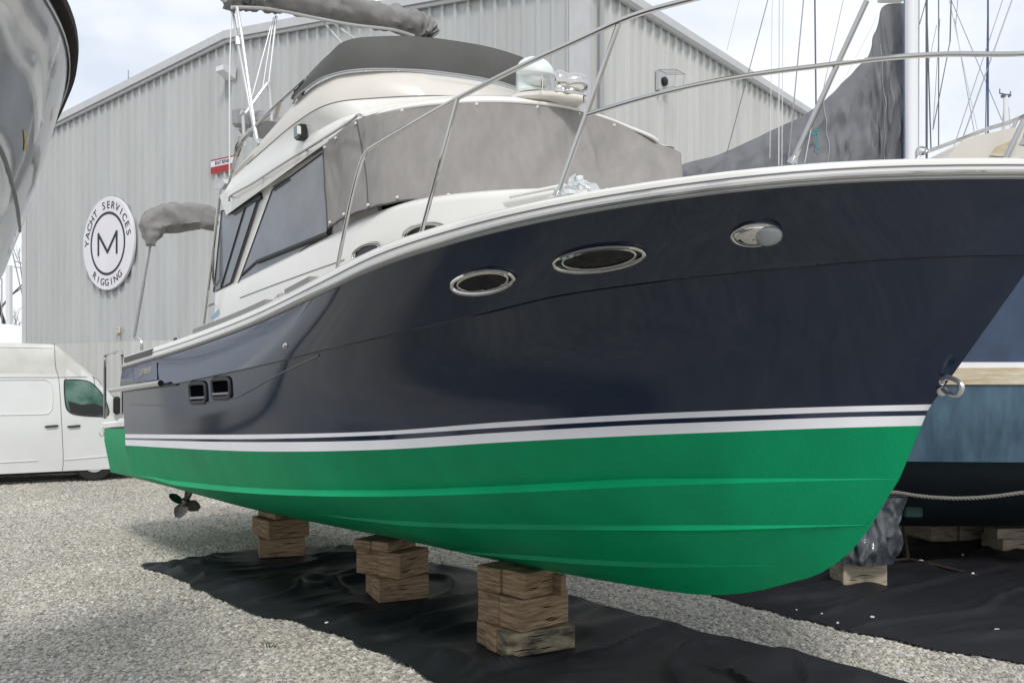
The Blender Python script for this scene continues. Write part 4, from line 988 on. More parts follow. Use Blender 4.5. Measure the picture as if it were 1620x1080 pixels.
# ================================================================== timber blocks
def block(name, label, corner, yaw, a, b, z0, h, m='wood', layers=1, cat='timber block', group='timber blocks under the yacht', seed=0, end=None, plank=None):
    """near corner at the given ground point; right face runs along yaw for a, left face runs back-left for b"""
    c_ = Vector((corner[0], corner[1], z0)); cs, sn = math.cos(yaw), math.sin(yaw)
    e1 = Vector((cs, sn, 0)); e2 = Vector((-sn, cs, 0))
    o = thing(name, label, cat, c_+e1*a/2+e2*b/2, (0, 0, yaw), group)
    rnd = random.Random(seed); n = plank or max(2, round(b/.15)); w_ = b/n
    for k in range(n):                                          # squared beams laid side by side along the long face
        m_ = MB(); j = rnd.uniform(-.012, .012)
        m_.box((j, -b/2+w_*(k+.5), h/2+rnd.uniform(-.003, .003)), (a+rnd.uniform(-.006, .006), w_-.005, h-.006), bev=.007)
        bo_ = obj('beam', m_, m if k else (end or m), o, smooth=0)
        if k == 0:
            for q in range(rnd.choice((2, 3))):
                z_ = rnd.uniform(.2, .8)*h; x0 = rnd.uniform(-.48, .05)*a; ln_ = rnd.uniform(.2, .42)*a
                ck = MB().tube([(x0+ln_*u/5, -b/2+.0025, z_+rnd.uniform(-.005, .005)) for u in range(6)], [.0005, .003, .0045, .004, .002, .0005], 5)
                obj('split', ck, 'void', bo_, smooth=0)
    return o
def gpt(px, py, z): p = gp(px, py, z); return (p.x, p.y)
# stack nearest the bow
B = [
 ('lowest stained block of the block stack nearest the bow', gpt(801, 1048, .0), R(28.7), .60, .52, .02, .185, 'wood', 'woodend', 3),
 ('middle block of the block stack nearest the bow', gpt(827, 1002, .205), R(42), .50, .52, .205, .245, 'wood', None, 2),
 ('top block touching the green hull in the stack nearest the bow', gpt(830, 950, .45), R(44), .36, .53, .45, .195, 'wood', None, 2),
 ('lowest block of the middle block stack', gpt(601, 958, .0), R(25), .49, .50, .02, .225, 'wood', None, 2),
 ('middle block of the middle block stack, turned on the one below', gpt(634, 917, .245), R(58), .44, .55, .245, .24, 'wood', None, 2),
 ('top block touching the hull in the middle block stack', gpt(614, 875, .485), R(58), .42, .42, .485, .10, 'wood', None, 2),
 ('lowest block of the rear block stack nearest the stern', gpt(409, 886, .0), R(17), .52, .46, .02, .22, 'wood', None, 2),
 ('middle block of the rear block stack nearest the stern', gpt(426, 854, .24), R(37), .50, .52, .24, .22, 'wood', None, 2),
 ('top block under the hull in the rear block stack nearest the stern', gpt(436, 823, .46), R(40), .36, .46, .46, .10, 'wood', None, 2),
]
for i, (lab, cn, yaw, a, b, z0, h, mm, en, pk) in enumerate(B):
    block('timber_block', lab+', weathered brown timber', cn, yaw, a, b, z0, h, mm, seed=i, end=en, plank=pk)
# small wedge beside the top block
wd = thing('timber_wedge', 'short upright timber offcut beside the top block nearest the bow', 'timber wedge', (*gpt(889, 943, .45), .45), (0, 0, R(40)))
m = MB(); m.box((.02, .06, .08), (.05, .12, .16), bev=.004); obj('offcut', m, 'wood', wd, smooth=0)

# ================================================================== ground cloths
FLAT = []
for _o in bpy.data.objects:
    if _o.name.startswith('timber_block'): FLAT.append((_o.location.x, _o.location.y))
def cloth(name, label, A, Bq, nu, nv, amp, seed, cat='ground cloth', rz=.0):
    A = cr_path([(*p, 0) for p in A], 14); Bq = cr_path([(*p, 0) for p in Bq], 14)
    def rs(P_, n):
        d_ = [0]
        for a, b in zip(P_, P_[1:]): d_.append(d_[-1]+(b-a).length)
        out_ = []
        for k in range(n+1):
            s__ = d_[-1]*k/n; i = min(len(P_)-2, max(0, int(np.searchsorted(d_, s__))-1)); t = (s__-d_[i])/max(1e-9, d_[i+1]-d_[i]); out_.append(P_[i].lerp(P_[i+1], t))
        return out_
    A = rs(A, nu); Bq = rs(Bq, nu); rows = []
    for j in range(nv+1):
        f = j/nv; r = []
        for i in range(nu+1):
            p = A[i].lerp(Bq[i], f)
            q = Vector((p.x*.61-p.y*.79, p.x*.79+p.y*.61, 0))       # fold direction follows the boat
            dx_ = .35*wob((q.x, q.y, 7), .9, seed+8)
            w1 = wob((q.x*1.15+dx_, q.y*.22, 0), 1.5, seed); w2 = wob((q.x*.75+q.y*.9, q.y*.55-q.x*.35+dx_, 1), 1.6, seed+3); w3 = wob((q.x*1.6+dx_, q.y*.35, 2), 2.4, seed+5); w4 = wob((p.x, p.y, 4), 1.1, seed+6)
            rid = lambda w_, k: math.exp(-(w_*k)**2)
            g1 = max(0, min(1, .5+w4*1.8)); g2 = 1-g1
            h = amp*(.9*rid(w1, 8)*(.25+g1)+.7*rid(w2, 9)*(.25+g2)+.32*rid(w3, 6)*g1+.25*(w4+.4))
            for bx, by in FLAT:
                dd = math.hypot(p.x-bx, p.y-by); h *= min(1, .45+max(0, dd-.25)*1.6)
            e = min(1, min(f, 1-f)*9+.12, (min(i, nu-i)/nu)*22+.12)
            ed = max(0, 1-min(f, 1-f)*7)*.07; r.append(Vector((p.x+.02*w3+ed*wob((p.x, p.y, 5), 3, seed), p.y+.02*w2+ed*wob((p.x, p.y, 8), 3, seed), .018+h*e)))
        rows.append(r)
    m = MB(); m.grid(rows); o = obj(name, m, 'tarp', smooth=70); return tag(o, label, cat)
def G(pts): return [tuple(gp(x, y, .03)[:2]) for x, y in pts]
t1n = G([(226, 893), (262, 905), (300, 922), (345, 945), (385, 962), (430, 975), (480, 986), (530, 1000), (590, 1027), (650, 1053), (720, 1092), (800, 1150)])
t1f = G([(228, 890), (300, 884), (360, 872), (440, 864), (500, 863), (590, 866), (680, 888), (760, 902), (900, 940), (1050, 980), (1300, 1040), (1560, 1110)])
cloth('ground_cloth', 'rumpled black ground fabric laid lengthwise under the navy yacht and its blocks', t1n, t1f, 260, 130, .066, 1)
t2n = G([(1080, 925), (1140, 943), (1250, 972), (1350, 997), (1480, 1023), (1620, 1045), (1850, 1085)])
t2f = G([(1180, 858), (1250, 852), (1330, 846), (1420, 842), (1520, 840), (1650, 838), (2050, 836)])
cloth('ground_cloth', 'wide black ground fabric strewn with pale stones under the blue hull on the right', t2n, t2f, 200, 150, .036, 5)
# pale stones lying on the fabric
STL = ['pale stone on the right hand fabric, alone beyond the stand leg end', 'pale stone in the open middle of the right hand fabric', 'tiny pale stone nearest the left edge of the right hand fabric', 'largest pale stone near the front right edge of the right hand fabric', 'small pale stone just front of the pale block with the wrapped rudder', 'long pale stone at the foot of the rusty boat stand', 'flat pale stone between the wrapped rudder and the stand foot', 'tiny pale stone in the shade under the blue hull', 'tiny pale stone under the green forefoot of the yacht', 'left one of two pale stones on the fabric before the middle block stack', 'right one of two pale stones on the fabric before the middle block stack', '']
for i, (px, py, s__) in enumerate(((1539, 908, .05), (1380, 977, .045), (1300, 971, .03), (1578, 998, .055), (1325, 986, .04), (1457, 889, .07), (1420, 896, .05), (1523, 878, .03), (1260, 965, .03), (517, 986, .04), (571, 980, .05), (103+0, 0, 0))):
    if not s__: continue
    p = gp(px, py, .045); s__ *= .72; m = MB(); rows = []
    for j in range(7):
        a = math.pi*j/6; rows.append([Vector((math.sin(a)*math.cos(q)*s__*.55, math.sin(a)*math.sin(q)*s__*.45, (1-math.cos(a))*s__*.25))*(1+.25*math.sin(i*3+q*2)) for q in [2*math.pi*k/9 for k in range(9)]])
    m.grid(rows, closed=True); o = obj('pale_stone', m, 'stone', smooth=60); o.location = p
    tag(o, STL[i], 'stone', 'pale stones on the black fabric')

# ================================================================== high roof van
VO = gp(150, 761, 0); dV = Vector((.87, .493, 0)).normalized()
VYAW = math.atan2(dV.y, dV.x)
van = thing('delivery_van', 'white high roof panel van parked behind the stern of the yacht', 'van', VO, (0, 0, VYAW))
def vp(px, py): u, z = uz(VO, dV, px, py); return u, z
xt = lambda px, py: vp(px, py)
uR = -4.9; uF = 1.25                           # rear and front ends relative to the front wheel
zr = 2.74
top = smt([(uR, zr-.10), (uR+.12, zr), (-2, zr+.0), (xt(76, 540)[0], zr-.02), (xt(90, 545)[0], xt(90, 545)[1]), (xt(118, 567)[0], xt(118, 567)[1]), (xt(145, 590)[0], xt(145, 590)[1]), (xt(168, 612)[0], xt(168, 612)[1]), (xt(186, 634)[0], xt(186, 634)[1]), (uF-.5, 1.18), (uF-.12, 1.06), (uF, .80)])
rows = []; us = [uR+(uF-uR)*k/70 for k in range(71)]
W_ = 2.0
for u in us:
    zt = top(u); zl = .23; fr = []; nose = max(0, (u-(uF-.9))/.9)**2*.22
    yf = lambda z: -(1.0-nose-.015*max(0, 1-(z-.36)/.4)-max(0, z-1.15)*.095-(.012 if .95 < z < 1.0 else 0))
    zz = [zl, .42, .72, .95, 1.0, 1.15]; zz = [z for z in zz if z < zt-.12]
    n6 = 6-len(zz); zs = zz+[zt-.12]*n6
    top_in = yf(zt-.12)
    prof = [Vector((u, yf(z), z)) for z in zs]
    for k in range(1, 7): z = zs[-1]+(zt-.10-zs[-1])*k/6; prof.append(Vector((u, yf(z), z)))
    e = prof[-1].y; prof += [Vector((u, e+.03, zt-.05)), Vector((u, e+.09, zt-.012)), Vector((u, e*.5, zt+.012)), Vector((u, 0, zt+.015))]
    rows.append(prof+[Vector((p.x, -p.y, p.z)) for p in reversed(prof[:-1])])
m = MB(); m.grid(rows); m.add(rows[0], [list(range(len(rows[0])))]); m.add(rows[-1], [list(range(len(rows[0])))])
for i, v in enumerate(m.v): m.v[i] = v+Vector((0, 1.0, 0))
vb = BVHTree.FromPolygons([tuple(v) for v in m.v], m.f)
m.m = [1 if min(m.v[i].z for i in f) > 2.0 else 0 for f in m.f]
obj('body', m, ['van', mat('dirty_van_top', (.64, .64, .61), .45, vcol=(.53, .525, .49), vscale=1.6, detail=8)], van, smooth=40)
VM = Matrix.Translation(VO)@Matrix.Rotation(VYAW, 4, 'Z'); VI = VM.inverted(); VE = VI@Vector((0, 0, HC)); VR = VI.to_3x3()
def vhit(px, py, dz=.006):
    d_ = (VR@ray(px, py)).normalized(); r_ = vb.ray_cast(VE, d_)
    if r_[0] is None: u, z = vp(px, py); return Vector((u, -dz, z))
    n_ = r_[1]; n_ = n_ if n_.dot(d_) < 0 else -n_; return r_[0]+n_*dz
def vline(m, pts, r, closed=False, seg=4): m.tube([vhit(p.x, p.y, r*.3) for p in cr_path([(a, b, 0) for a, b in pts], seg, closed)], r, 6, closed=closed)
def vpoly(m, pts, dz, seg=0):
    P_ = cr_path([(a, b, 0) for a, b in pts], seg, True) if seg else [Vector((a, b, 0)) for a, b in pts]
    Q_ = [vhit(p.x, p.y, dz) for p in P_]; m.prism(Q_, (0, -.004, 0))
m = MB(); vline(m, [(86, 544), (88, 580), (93, 600), (96, 640), (99, 700), (100, 730), (98, 749)], .005); vline(m, [(148, 596), (150, 610)], .006)
vline(m, [(0, 597), (86, 597), (147, 597), (163, 612)], .005); vline(m, [(-40, 550), (0, 549.5), (84, 551)], .004)
obj('door_gap', m, 'seam', van)
for cpts in ([(-60, 733), (0, 731), (60, 728)], [(102, 727), (171, 721)]):
    m = MB(); vline(m, cpts, .012); obj('body_crease', m, 'van', van)
m = MB(); vline(m, [(-60, 601), (60, 600), (76, 603), (82, 614), (83, 640), (78, 652), (60, 655), (-60, 657)], .012)
obj('body_crease', m, 'van', van)
m = MB(); wpts = [(102, 604), (108, 601), (125, 601), (143, 605), (158, 619), (168, 636), (171, 656), (150, 658), (125, 656), (111, 652), (104, 640)]
vpoly(m, wpts, .010, 3); wo = obj('side_window', m, 'vang', van, smooth=0)
m = MB(); vline(m, wpts, .014, True); obj('window_seal', m, 'black', wo)
m = MB(); vpoly(m, [(108, 634), (128, 640), (150, 638), (168, 645), (169, 655), (150, 657), (125, 655), (111, 651)], .0155); obj('dashboard', m, 'black', wo, smooth=0)
for a in ((71, 92), (107, 127)):
    m = MB(); p, q = vhit(a[0], 674.5, .03), vhit(a[1], 673, .03); m.tube([p+Vector((0, .03, 0)), p+Vector((.03, 0, 0)), q-Vector((.03, 0, 0)), q+Vector((0, .03, 0))], [.012, .02, .02, .012], 8); obj('door_handle', m, 'black', van)
m = MB(); p = vhit(178, 640, .12); m.box(p+Vector((.06, -.05, -.02)), (.13, .2, .36), bev=.04); m.tube([p+Vector((.05, .12, -.1)), p+Vector((.05, -.02, -.08))], .03, 8); obj('wing_mirror', m, 'black', van)
m = MB(); m.prism([Vector((xt(150, 595)[0], .30, xt(150, 595)[1]-.02)), Vector((xt(184, 632)[0], .18, xt(184, 632)[1]+.01)), Vector((xt(184, 632)[0], 1.82, xt(184, 632)[1]+.01)), Vector((xt(150, 595)[0], 1.70, xt(150, 595)[1]-.02))], (.012, 0, .014)); obj('windscreen', m, 'vang', van, smooth=0)
for x_, yy in ((0, .14), (0, 1.86), (-3.65, .14), (-3.65, 1.86)):
    m = MB(); Q = Matrix.Rotation(R(90), 3, 'X'); m.lathe([(0, -.11), (.2, -.11), (.22, -.1), (.34, -.10), (.365, -.07), (.365, .07), (.34, .1), (.22, .1), (.2, .08), (0, .08)], c=(x_, yy, .37), n=32, rot=Q); wh = obj('wheel', m, 'tyre', van)
    m = MB(); m.lathe([(0, -.118), (.05, -.12), (.06, -.112), (.19, -.112), (.2, -.09)], c=(x_, yy, .37), n=24, rot=Q if yy > 1 else Matrix.Rotation(R(-90), 3, 'X')@Matrix.Identity(3)); obj('rim', m, 'trim', wh)
m = MB(); m.box((uF-.02, 1.0, .52), (.16, 1.6, .28), bev=.05); obj('bumper', m, 'black', van)
m = MB(); m.box((uR-.05, 1.0, .48), (.14, 1.9, .2), bev=.03); obj('bumper', m, 'black', van)
m = MB(); m.box((uR/2+uF/2, 1.0, .22), (4.2, 1.5, .12)); obj('underbody', m, 'black', van, smooth=0)
for yy in (.11, 1.89):
    m = MB(); m.box((uR+.02, yy, 1.15), (.09, .15, .62), bev=.03); obj('tail_lamp', m, 'taill', van)
for yy in (.32, 1.68):
    m = MB(); m.box((uF-.10, yy, .86), (.16, .34, .22), bev=.06); obj('headlamp', m, 'lens', van)

# ================================================================== polished hull leaning in at the left
lb = thing('sailing_yacht', 'glossy pale hull with a dark teak rail looming at the upper left edge', 'sailing yacht', (-2.96, 5.9, 0))
# local: s = metres aft of the stem head (towards the viewer, -Y), starboard = +X
hb2 = smt([(0, 0), (.3, .22), (.7, .47), (1.2, .76), (1.7, .99), (2.2, 1.15), (3, 1.34), (5, 1.6), (7, 1.65), (9.5, 1.25)])
stem = smt([(.6, 2.2), (1.2, 2.02), (2.0, 1.35), (2.69, .60), (2.99, .36), (3.3, .18), (3.62, .0), (3.9, -.1)])     # s of stem against height
shz2 = smt([(0, 3.62), (2.2, 3.64), (4, 3.55), (9.5, 3.5)])
rows = []
zz = [0, .04, .1, .2, .32, .45, .58, .7, .8, .9, .97, 1]
for f in zz:
    r = []
    for k in range(61):
        s_ = 9.5*(k/60)**1.5; zt = shz2(s_); z = .55+(zt-.55)*f
        s0 = stem(z) if f < 1 else 0.
        s2 = s0+(9.5-s0)*(k/60)**1.5; b = hb2(max(0, s2-s0*.72)) if k else 0
        b *= (.0+min(1, (f*1.15+.12))**.55) if f < .86 else 1
        b = b*(1-.55*max(0, 1-f)**1.4)
        r.append(Vector((b, -s2, z)))
    rows.append(r)
m = MB(); both2 = [[Vector((-p.x, p.y, p.z)) for p in r] for r in rows]; m.grid(rows); m.grid(both2)
dk = rows[-1]+list(reversed(both2[-1])); m.add(dk, [list(range(len(dk)))]); m.grid([[r[-1] for r in rows], [r[-1] for r in both2]])
obj('hull', m, 'gloss', lb, smooth=50)
m = MB(); sr = rows[-1]
def sweep2(row, offs):
    out_ = []
    for o_, u_ in offs:
        r = []
        for i, p in enumerate(row):
            a = row[max(0, i-1)]; b = row[min(len(row)-1, i+1)]; t_ = (b-a); t_.z = 0; t_.normalize(); n_ = Vector((-t_.y, t_.x, 0))
            if n_.x < 0: n_ = -n_
            if i == 0: n_ = Vector((.5, .8, 0))
            r.append(p+n_*o_+Vector((0, 0, u_)))
        out_.append(r)
    return out_
rl = sweep2(sr, [(0, -.02), (.016, -.02), (.036, -.004), (.040, .03), (.03, .045), (-.02, .045)]); m.grid(rl); m.grid([[Vector((-p.x, p.y, p.z)) for p in r] for r in rl]); obj('teak_rail', m, 'teak', lb, smooth=40)
m = MB(); rl = sweep2(sr, [(.0, -.052), (.004, -.051), (.004, -.042), (0, -.04)]); m.grid(rl); obj('cove_line', m, 'stripe', lb)
lbv = BVHTree.FromPolygons([tuple(v) for v in [Vector((p.x-2.96, p.y+5.9, p.z)) for r in rows for p in r]], [[i*61+j, i*61+j+1, (i+1)*61+j+1, (i+1)*61+j] for i in range(len(rows)-1) for j in range(60)])
m = MB(); E0 = Vector((0, 0, HC)); path = []
for p in cr_path([(-30, 190, 0), (0, 236, 0), (14, 276, 0), (25, 320, 0), (30, 360, 0), (30, 400, 0), (26, 436, 0)], 6):
    r_ = lbv.ray_cast(E0, ray(p.x, p.y).normalized())
    if r_[0]: path.append(r_[0]-Vector((-2.96, 5.9, 0))-ray(p.x, p.y).normalized()*.004)
if len(path) > 3: m.tube(path, [(.004, .012)]*len(path), 6); obj('hull_stripe', m, 'trimd', lb)
m = MB(); p_ = [lbv.ray_cast(E0, ray(x, y).normalized())[0] for x, y in ((36, 205), (41, 212), (40, 226), (43, 238), (37, 239), (38, 224))]
if all(p_): m.prism([p-Vector((-2.96, 5.9, 0))+Vector((.004, -.004, 0)) for p in p_], (.002, -.002, 0)); obj('yellow_mark', m, mat('yellow_mark', (.45, .36, .08), .5), lb, smooth=0)  # yellow reflection in the glossy hull, put on as a coloured patch

# ================================================================== blue hull and its gear on the right
bb = thing('blue_trawler', 'big faded blue hull with a stained cream band standing behind the bow on the right', 'boat', (7.2, 11.3, 0))
def bsec(x):                                    # section through the hull; local y is positive towards the viewer side (negated below)
    k = max(0, 1-((x-.2)/5.6)**4) if x > 0 else max(0, 1-(abs(x)/5.4)**3.5)
    w_ = 1.62*k**.5+.02
    return [(0, .34+.3*(1-k)), (.12*w_, .36), (.45*w_, .46), (.72*w_, .72), (.90*w_, 1.0), (.985*w_, 1.24), (1.0*w_, 1.24), (1.03*w_, 1.6), (1.03*w_, 2.03), (1.045*w_, 2.035), (1.045*w_, 2.20), (1.03*w_, 2.21), (1.03*w_, 2.26), (1.0*w_, 2.262), (.99*w_, 2.8), (1.0*w_, 3.4), (1.02*w_, 3.75)]
def mcol(i): return [0, 0, 0, 0, 0, 1, 1, 1, 2, 2, 2, 3, 3, 4, 4, 4][i]
m = MB(); xs = [-5.2+10.8*k/60 for k in range(61)]; secs = [bsec(x) for x in xs]
for sgn in (-1, 1):
    rws = [[Vector((x, sgn*sec[j][0], sec[j][1])) for x, sec in zip(xs, secs)] for j in range(17)]
    for j in range(16): m.grid([rws[j], rws[j+1]], mcol(j))
m.grid([[Vector((x, -sec[16][0], 3.7)) for x, sec in zip(xs, secs)], [Vector((x, sec[16][0], 3.7)) for x, sec in zip(xs, secs)]], 3)
obj('hull', m, ['anti', 'bluef', 'cream', 'stripe', 'blue'], bb, smooth=35)
def bl(p): return Vector(p)-Vector((7.2, 11.3, 0))
YR = 9.8
m = MB(); rr_ = [bl(dp(x, y, YR)) for x, y in ((1500, 252), (1507, 238), (1520, 225), (1545, 215), (1585, 206), (1625, 198), (1680, 196), (1680, 375), (1500, 375))]
m.prism(rr_, (0, .9, 0)); pod2 = obj('bow_pulpit', m, 'gelw', bb, smooth=25)
m = MB(); m.prism([bl(dp(x, y, YR-.015)) for x, y in ((1566, 246), (1577, 232), (1600, 222), (1610, 224), (1590, 248))], (0, .01, 0)); obj('hatch_panel', m, 'cream', bb, smooth=0)
m = MB(); m.tube([bl(dp(1588, 258, YR-.2)), bl(dp(1622, 186, YR-.2))], .03, 8); m.tube([bl(dp(1597, 214, YR+.3)), bl(dp(1608, 192, YR+.3))], .02, 8); m.tube(cr_path([bl(dp(x, y, YR+.3)) for x, y in ((1515, 248), (1560, 234), (1600, 221), (1640, 208))], 3), .015, 7); obj('pulpit_rail', m, 'steel', bb)
m = MB(); m.tube(cr_path([bl(dp(x, y, YR+.5)) for x, y in ((1449, 249), (1450, 238), (1456, 233), (1464, 235), (1464, 244))], 4), .012, 7); obj('cleat_loop', m, 'steel', bb)
m = MB(); m.box((1.0, 0, 4.0), (5, 1.8, .5), bev=.1); obj('cabin_top', m, 'gelw', bb) if False else None

# keel block and supports of the blue hull
G2 = 'timber blocks under the blue hull'
block('timber_block', 'pale block carrying the plastic wrapped rudder on the right hand fabric', gpt(1336, 930, .02), R(6), .46, .34, .03, .24, 'woodg', group=G2, seed=31, plank=2)
block('timber_block', 'pale block standing on end under a green painted pad below the blue hull', gpt(1441, 838, .35), R(10), .16, .3, .40, .24, 'woodg', group=G2, seed=32, plank=2)
block('timber_block', 'lower pale block at the right edge under the blue hull', gpt(1587, 873, .02), R(12), .9, .4, .02, .17, 'woodg', group=G2, seed=33, plank=2)
block('timber_block', 'upper pale plank block at the right edge under the blue hull', gpt(1578, 853, .19), R(4), .9, .3, .19, .13, 'woodg', group=G2, seed=34, plank=2)
block('timber_block', 'dark timber block in the shade under the middle of the blue hull', gpt(1474, 858, .02), R(14), .38, .5, .02, .2, 'woodg', group=G2, seed=35, plank=2)
block('timber_block', 'low grey timber beam lying far back under the blue hull', gpt(1520, 857, .02), R(2), .7, .3, .02, .2, 'woodg', group=G2, seed=36, plank=1)
gpd = thing('keel_pad', 'green painted pad between the pale end block and the blue hull', 'keel pad', tuple(dp(1440, 800, 10.3)))
m = MB(); m.box((0, .1, -.02), (.2, .4, .2), bev=.02); obj('pad', m, 'padg', gpd, smooth=0)
m = MB(); m.box((0, .1, .33), (.22, .35, .55), bev=.03); obj('skeg', m, 'padg', gpd, smooth=0)
# plastic wrapped rudder
wr0 = gp(1370, 890, .27); wr = thing('wrapped_rudder', 'boat rudder wrapped in crinkled dark plastic standing on a pale block', 'wrapped rudder', wr0)
m = MB(); rows = []
for j in range(50):
    f = j/49; z = f*.66; cx_ = -.02+.32*f**1.2; rx = .27-.12*f+.03*math.sin(f*5); ry = .13+.02*math.sin(f*7)
    row = []
    for k in range(96):
        a = 2*math.pi*k/96; q = Vector((cx_+rx*math.cos(a), ry*math.sin(a), z)); n_ = Vector((math.cos(a), math.sin(a), 0))
        v_ = wob((q.x*2.2-z*.5, q.y*2.2, q.z*.45), 3.2, 2); v2 = wob((q.x+z*.4, q.y, q.z*.5), 9, 5)
        q += n_*(.045*math.exp(-(v_*7)**2)+.02*math.exp(-(v2*6)**2)+.03*v_-.02); row.append(q)
    rows.append(row)
m.grid(rows, closed=True); m.add(rows[-1], [list(range(96))]); obj('plastic_wrap', m, 'plast', wr, smooth=40)
# rusty boat stand
s0 = gp(1437, 889, .02); st = thing('boat_stand', 'rusty three legged steel boat stand beside the wrapped rudder', 'boat stand', s0)
m = MB(); m.tube([Vector((0, 0, .02)), Vector((-.05, .02, .40)), Vector((-.04, .02, .5))], .02, 8); obj('post', m, 'rust', st)
for q in ((1405, 866), (1408, 889), (1545, 912)):
    m = MB(); m.tube([Vector((0, 0, .04)), gp(*q, .02)-s0+Vector((0, 0, .02))], .016, 8); obj('leg', m, 'rust', st)
# slack rope under the blue hull
m = MB(); P_ = cr_path([dp(1330, 700, 9.9), dp(1360, 750, 9.5)]+[dp(x, y, 9.3) for x, y in ((1396, 776), (1420, 779), (1460, 785), (1510, 788), (1560, 786), (1610, 780), (1680, 770))]+[dp(1760, 740, 9.5), dp(1800, 690, 9.66)], 30); nn_ = len(P_)
for ph in (0, 2.1, 4.2):
    m.tube([p+Vector((0, math.cos(i*.55+ph)*.009, math.sin(i*.55+ph)*.009)) for i, p in enumerate(P_)], .011, 6)
rp = obj('mooring_rope', m, 'rope'); tag(rp, 'slack twisted rope hanging below the dark bottom of the blue hull', 'rope')

# ================================================================== covered sailboat with its mast
SY = 13.6
mp_ = dp(1441, 250, SY)
sb2 = thing('sailboat', 'sailboat with a stout white mast and a slate grey sail cover behind the yacht', 'sailboat', (mp_.x, SY, .5))
def sl_(p): return Vector(p)-Vector((mp_.x, SY, .5))
m = MB(); m.tube([sl_((mp_.x*(SY-.42)/SY, SY-.42, 3.3)), sl_((mp_.x*(SY-.42)/SY, SY-.42, 13.5))], .095, 20); ms = obj('mast', m, 'mast', sb2)
m = MB(); m.tube([sl_(dp(1430.5, 250, SY-.5)), sl_((dp(1430.5, 250, SY-.5).x, SY-.5, 12))], .008, 6); obj('sail_track', m, 'wireb', ms)
# sail cover draped over boom
tpz = [(1431, 8), (1418, 8), (1404, 9), (1394, 14), (1390, 22), (1388, 34), (1384, 48), (1379, 60), (1376, 78), (1370, 92), (1352, 112), (1322, 142), (1300, 163), (1270, 184), (1230, 203), (1180, 227), (1130, 248), (1090, 258), (1076, 264), (1072, 272)]
Pt = cr_path([(a, b, 0) for a, b in tpz], 7); rows = []; nb_ = 34
for i, p in enumerate(Pt):
    t = dp(p.x, p.y, SY); zb = 4.3; zt = t.z; row = []
    wmax = .20
    for k in range(nb_+1):
        f = k/nb_; z = zt+(zb-zt)*f; wd_ = (.025+wmax*min(1, (zt-z)/.8))*(1-.5*max(0, (z-5.4)/1.5) if z > 5.4 else 1)
        fold_ = .07*wob((p.x*.022+f*.5, f*1.1, 1), 2.2, 3)+.06*math.exp(-(wob((p.x*.035+f*1.2, f*1.2, 2), 1.6, 7)*8)**2)+.035*math.exp(-(wob((p.x*.09-f*1.5, f*1.5, 5), 1.6, 9)*7)**2)
        row.append(Vector((t.x+.02*wob((p.x*.03, z*2, 0), 2, 5), SY-.05-wd_-fold_*min(1, f*5), z)))
    rows.append(row)
bk = [[Vector((q.x, 2*SY-q.y-.1, q.z)) for q in r] for r in rows]
m = MB(); m.grid([[sl_(q) for q in r] for r in rows]); m.grid([[sl_(q) for q in r] for r in bk]); m.grid([[sl_(r[0]) for r in rows], [sl_(r[0]) for r in bk]])
m.grid([[sl_(q) for q in rows[0]], [sl_(q) for q in bk[0]]])
scv = obj('sail_cover', m, 'sailc', sb2, smooth=60)
m = MB(); m.tube([sl_(q)+Vector((0, -.008, 0)) for q in rows[int(len(rows)*.63)]], .006, 5); m.tube([sl_(q)+Vector((0, -.01, 0)) for q in rows[7*5+2]][4:], .005, 5); obj('cover_seam', m, 'trimd', scv)
m = MB(); m.tube([sl_(dp(1430, 292, SY)), sl_(dp(1068, 292, SY))], .08, 12); obj('boom', m, 'mast', sb2)
m = MB(); m.box(sl_(dp(1410, -6, SY+.02)), (.36, .16, .16), bev=.02); obj('mast_collar', m, 'mast', sb2)
m = MB(); m.tube(cr_path([sl_(dp(x, y, SY-.3)) for x, y in ((1290, 205), (1293, 220), (1291, 232), (1297, 238))], 3), .008, 5); m.tube(cr_path([sl_(dp(x, y, SY-.32)) for x, y in ((1284, 212), (1292, 207), (1292, 211), (1285, 214))], 3), .012, 5); obj('tie_line', m, mat('teal_cord', (.02, .22, .26), .6), sb2)
# hull below (mostly hidden)
m = MB(); xs = [-6.5+11*k/40 for k in range(41)]
def s2(x): 
    k = max(0.001, 1-(abs(x+1)/5.6)**2.6); return [(0, .5), (.1*k, .9), (.6*k, 1.2), (1.15*k, 1.8), (1.3*k, 2.6), (1.3*k, 3.25), (0, 3.35)]
for sg_ in (-1, 1): m.grid([[Vector((x, sg_*s2(x)[j][0], s2(x)[j][1]-.5)) for x in xs] for j in range(7)])
obj('hull', m, 'gel', sb2, smooth=40)
def wire(parent, a, b, Y, r=.006, mm='wire', base=None, nm='rigging_line', Y2=None):
    A_ = dp(*a, Y); B_ = dp(*b, Y2 or Y); m = MB(); e = (A_-B_); A_ = A_+e*.0
    m.tube([A_-base, B_-base], r, 5); return obj(nm, m, mm, parent)
b0 = Vector((mp_.x, SY, .5))
for a, b, r, mm in (((1217, -8), (1150, 242), .006, 'wired'), ((1222, -8), (1218, 250), .005, 'wirew'), ((1233, -8), (1232, 262), .008, 'wirew'), ((1239, -8), (1237, 262), .006, 'wirew'), ((1272, -8), (1247, 258), .009, 'wire'), ((1289, -8), (1291, 170), .012, 'wired'), ((1336, -8), (1296, 170), .005, 'wire'), ((1292, 157), (1273, 258), .006, 'wirew'), ((1388, 26), (1340, 118), .005, 'wirew'), ((1172, -8), (1150, 80), .003, 'wire')):
    wire(sb2, a, b, SY-.35, r, mm, b0)

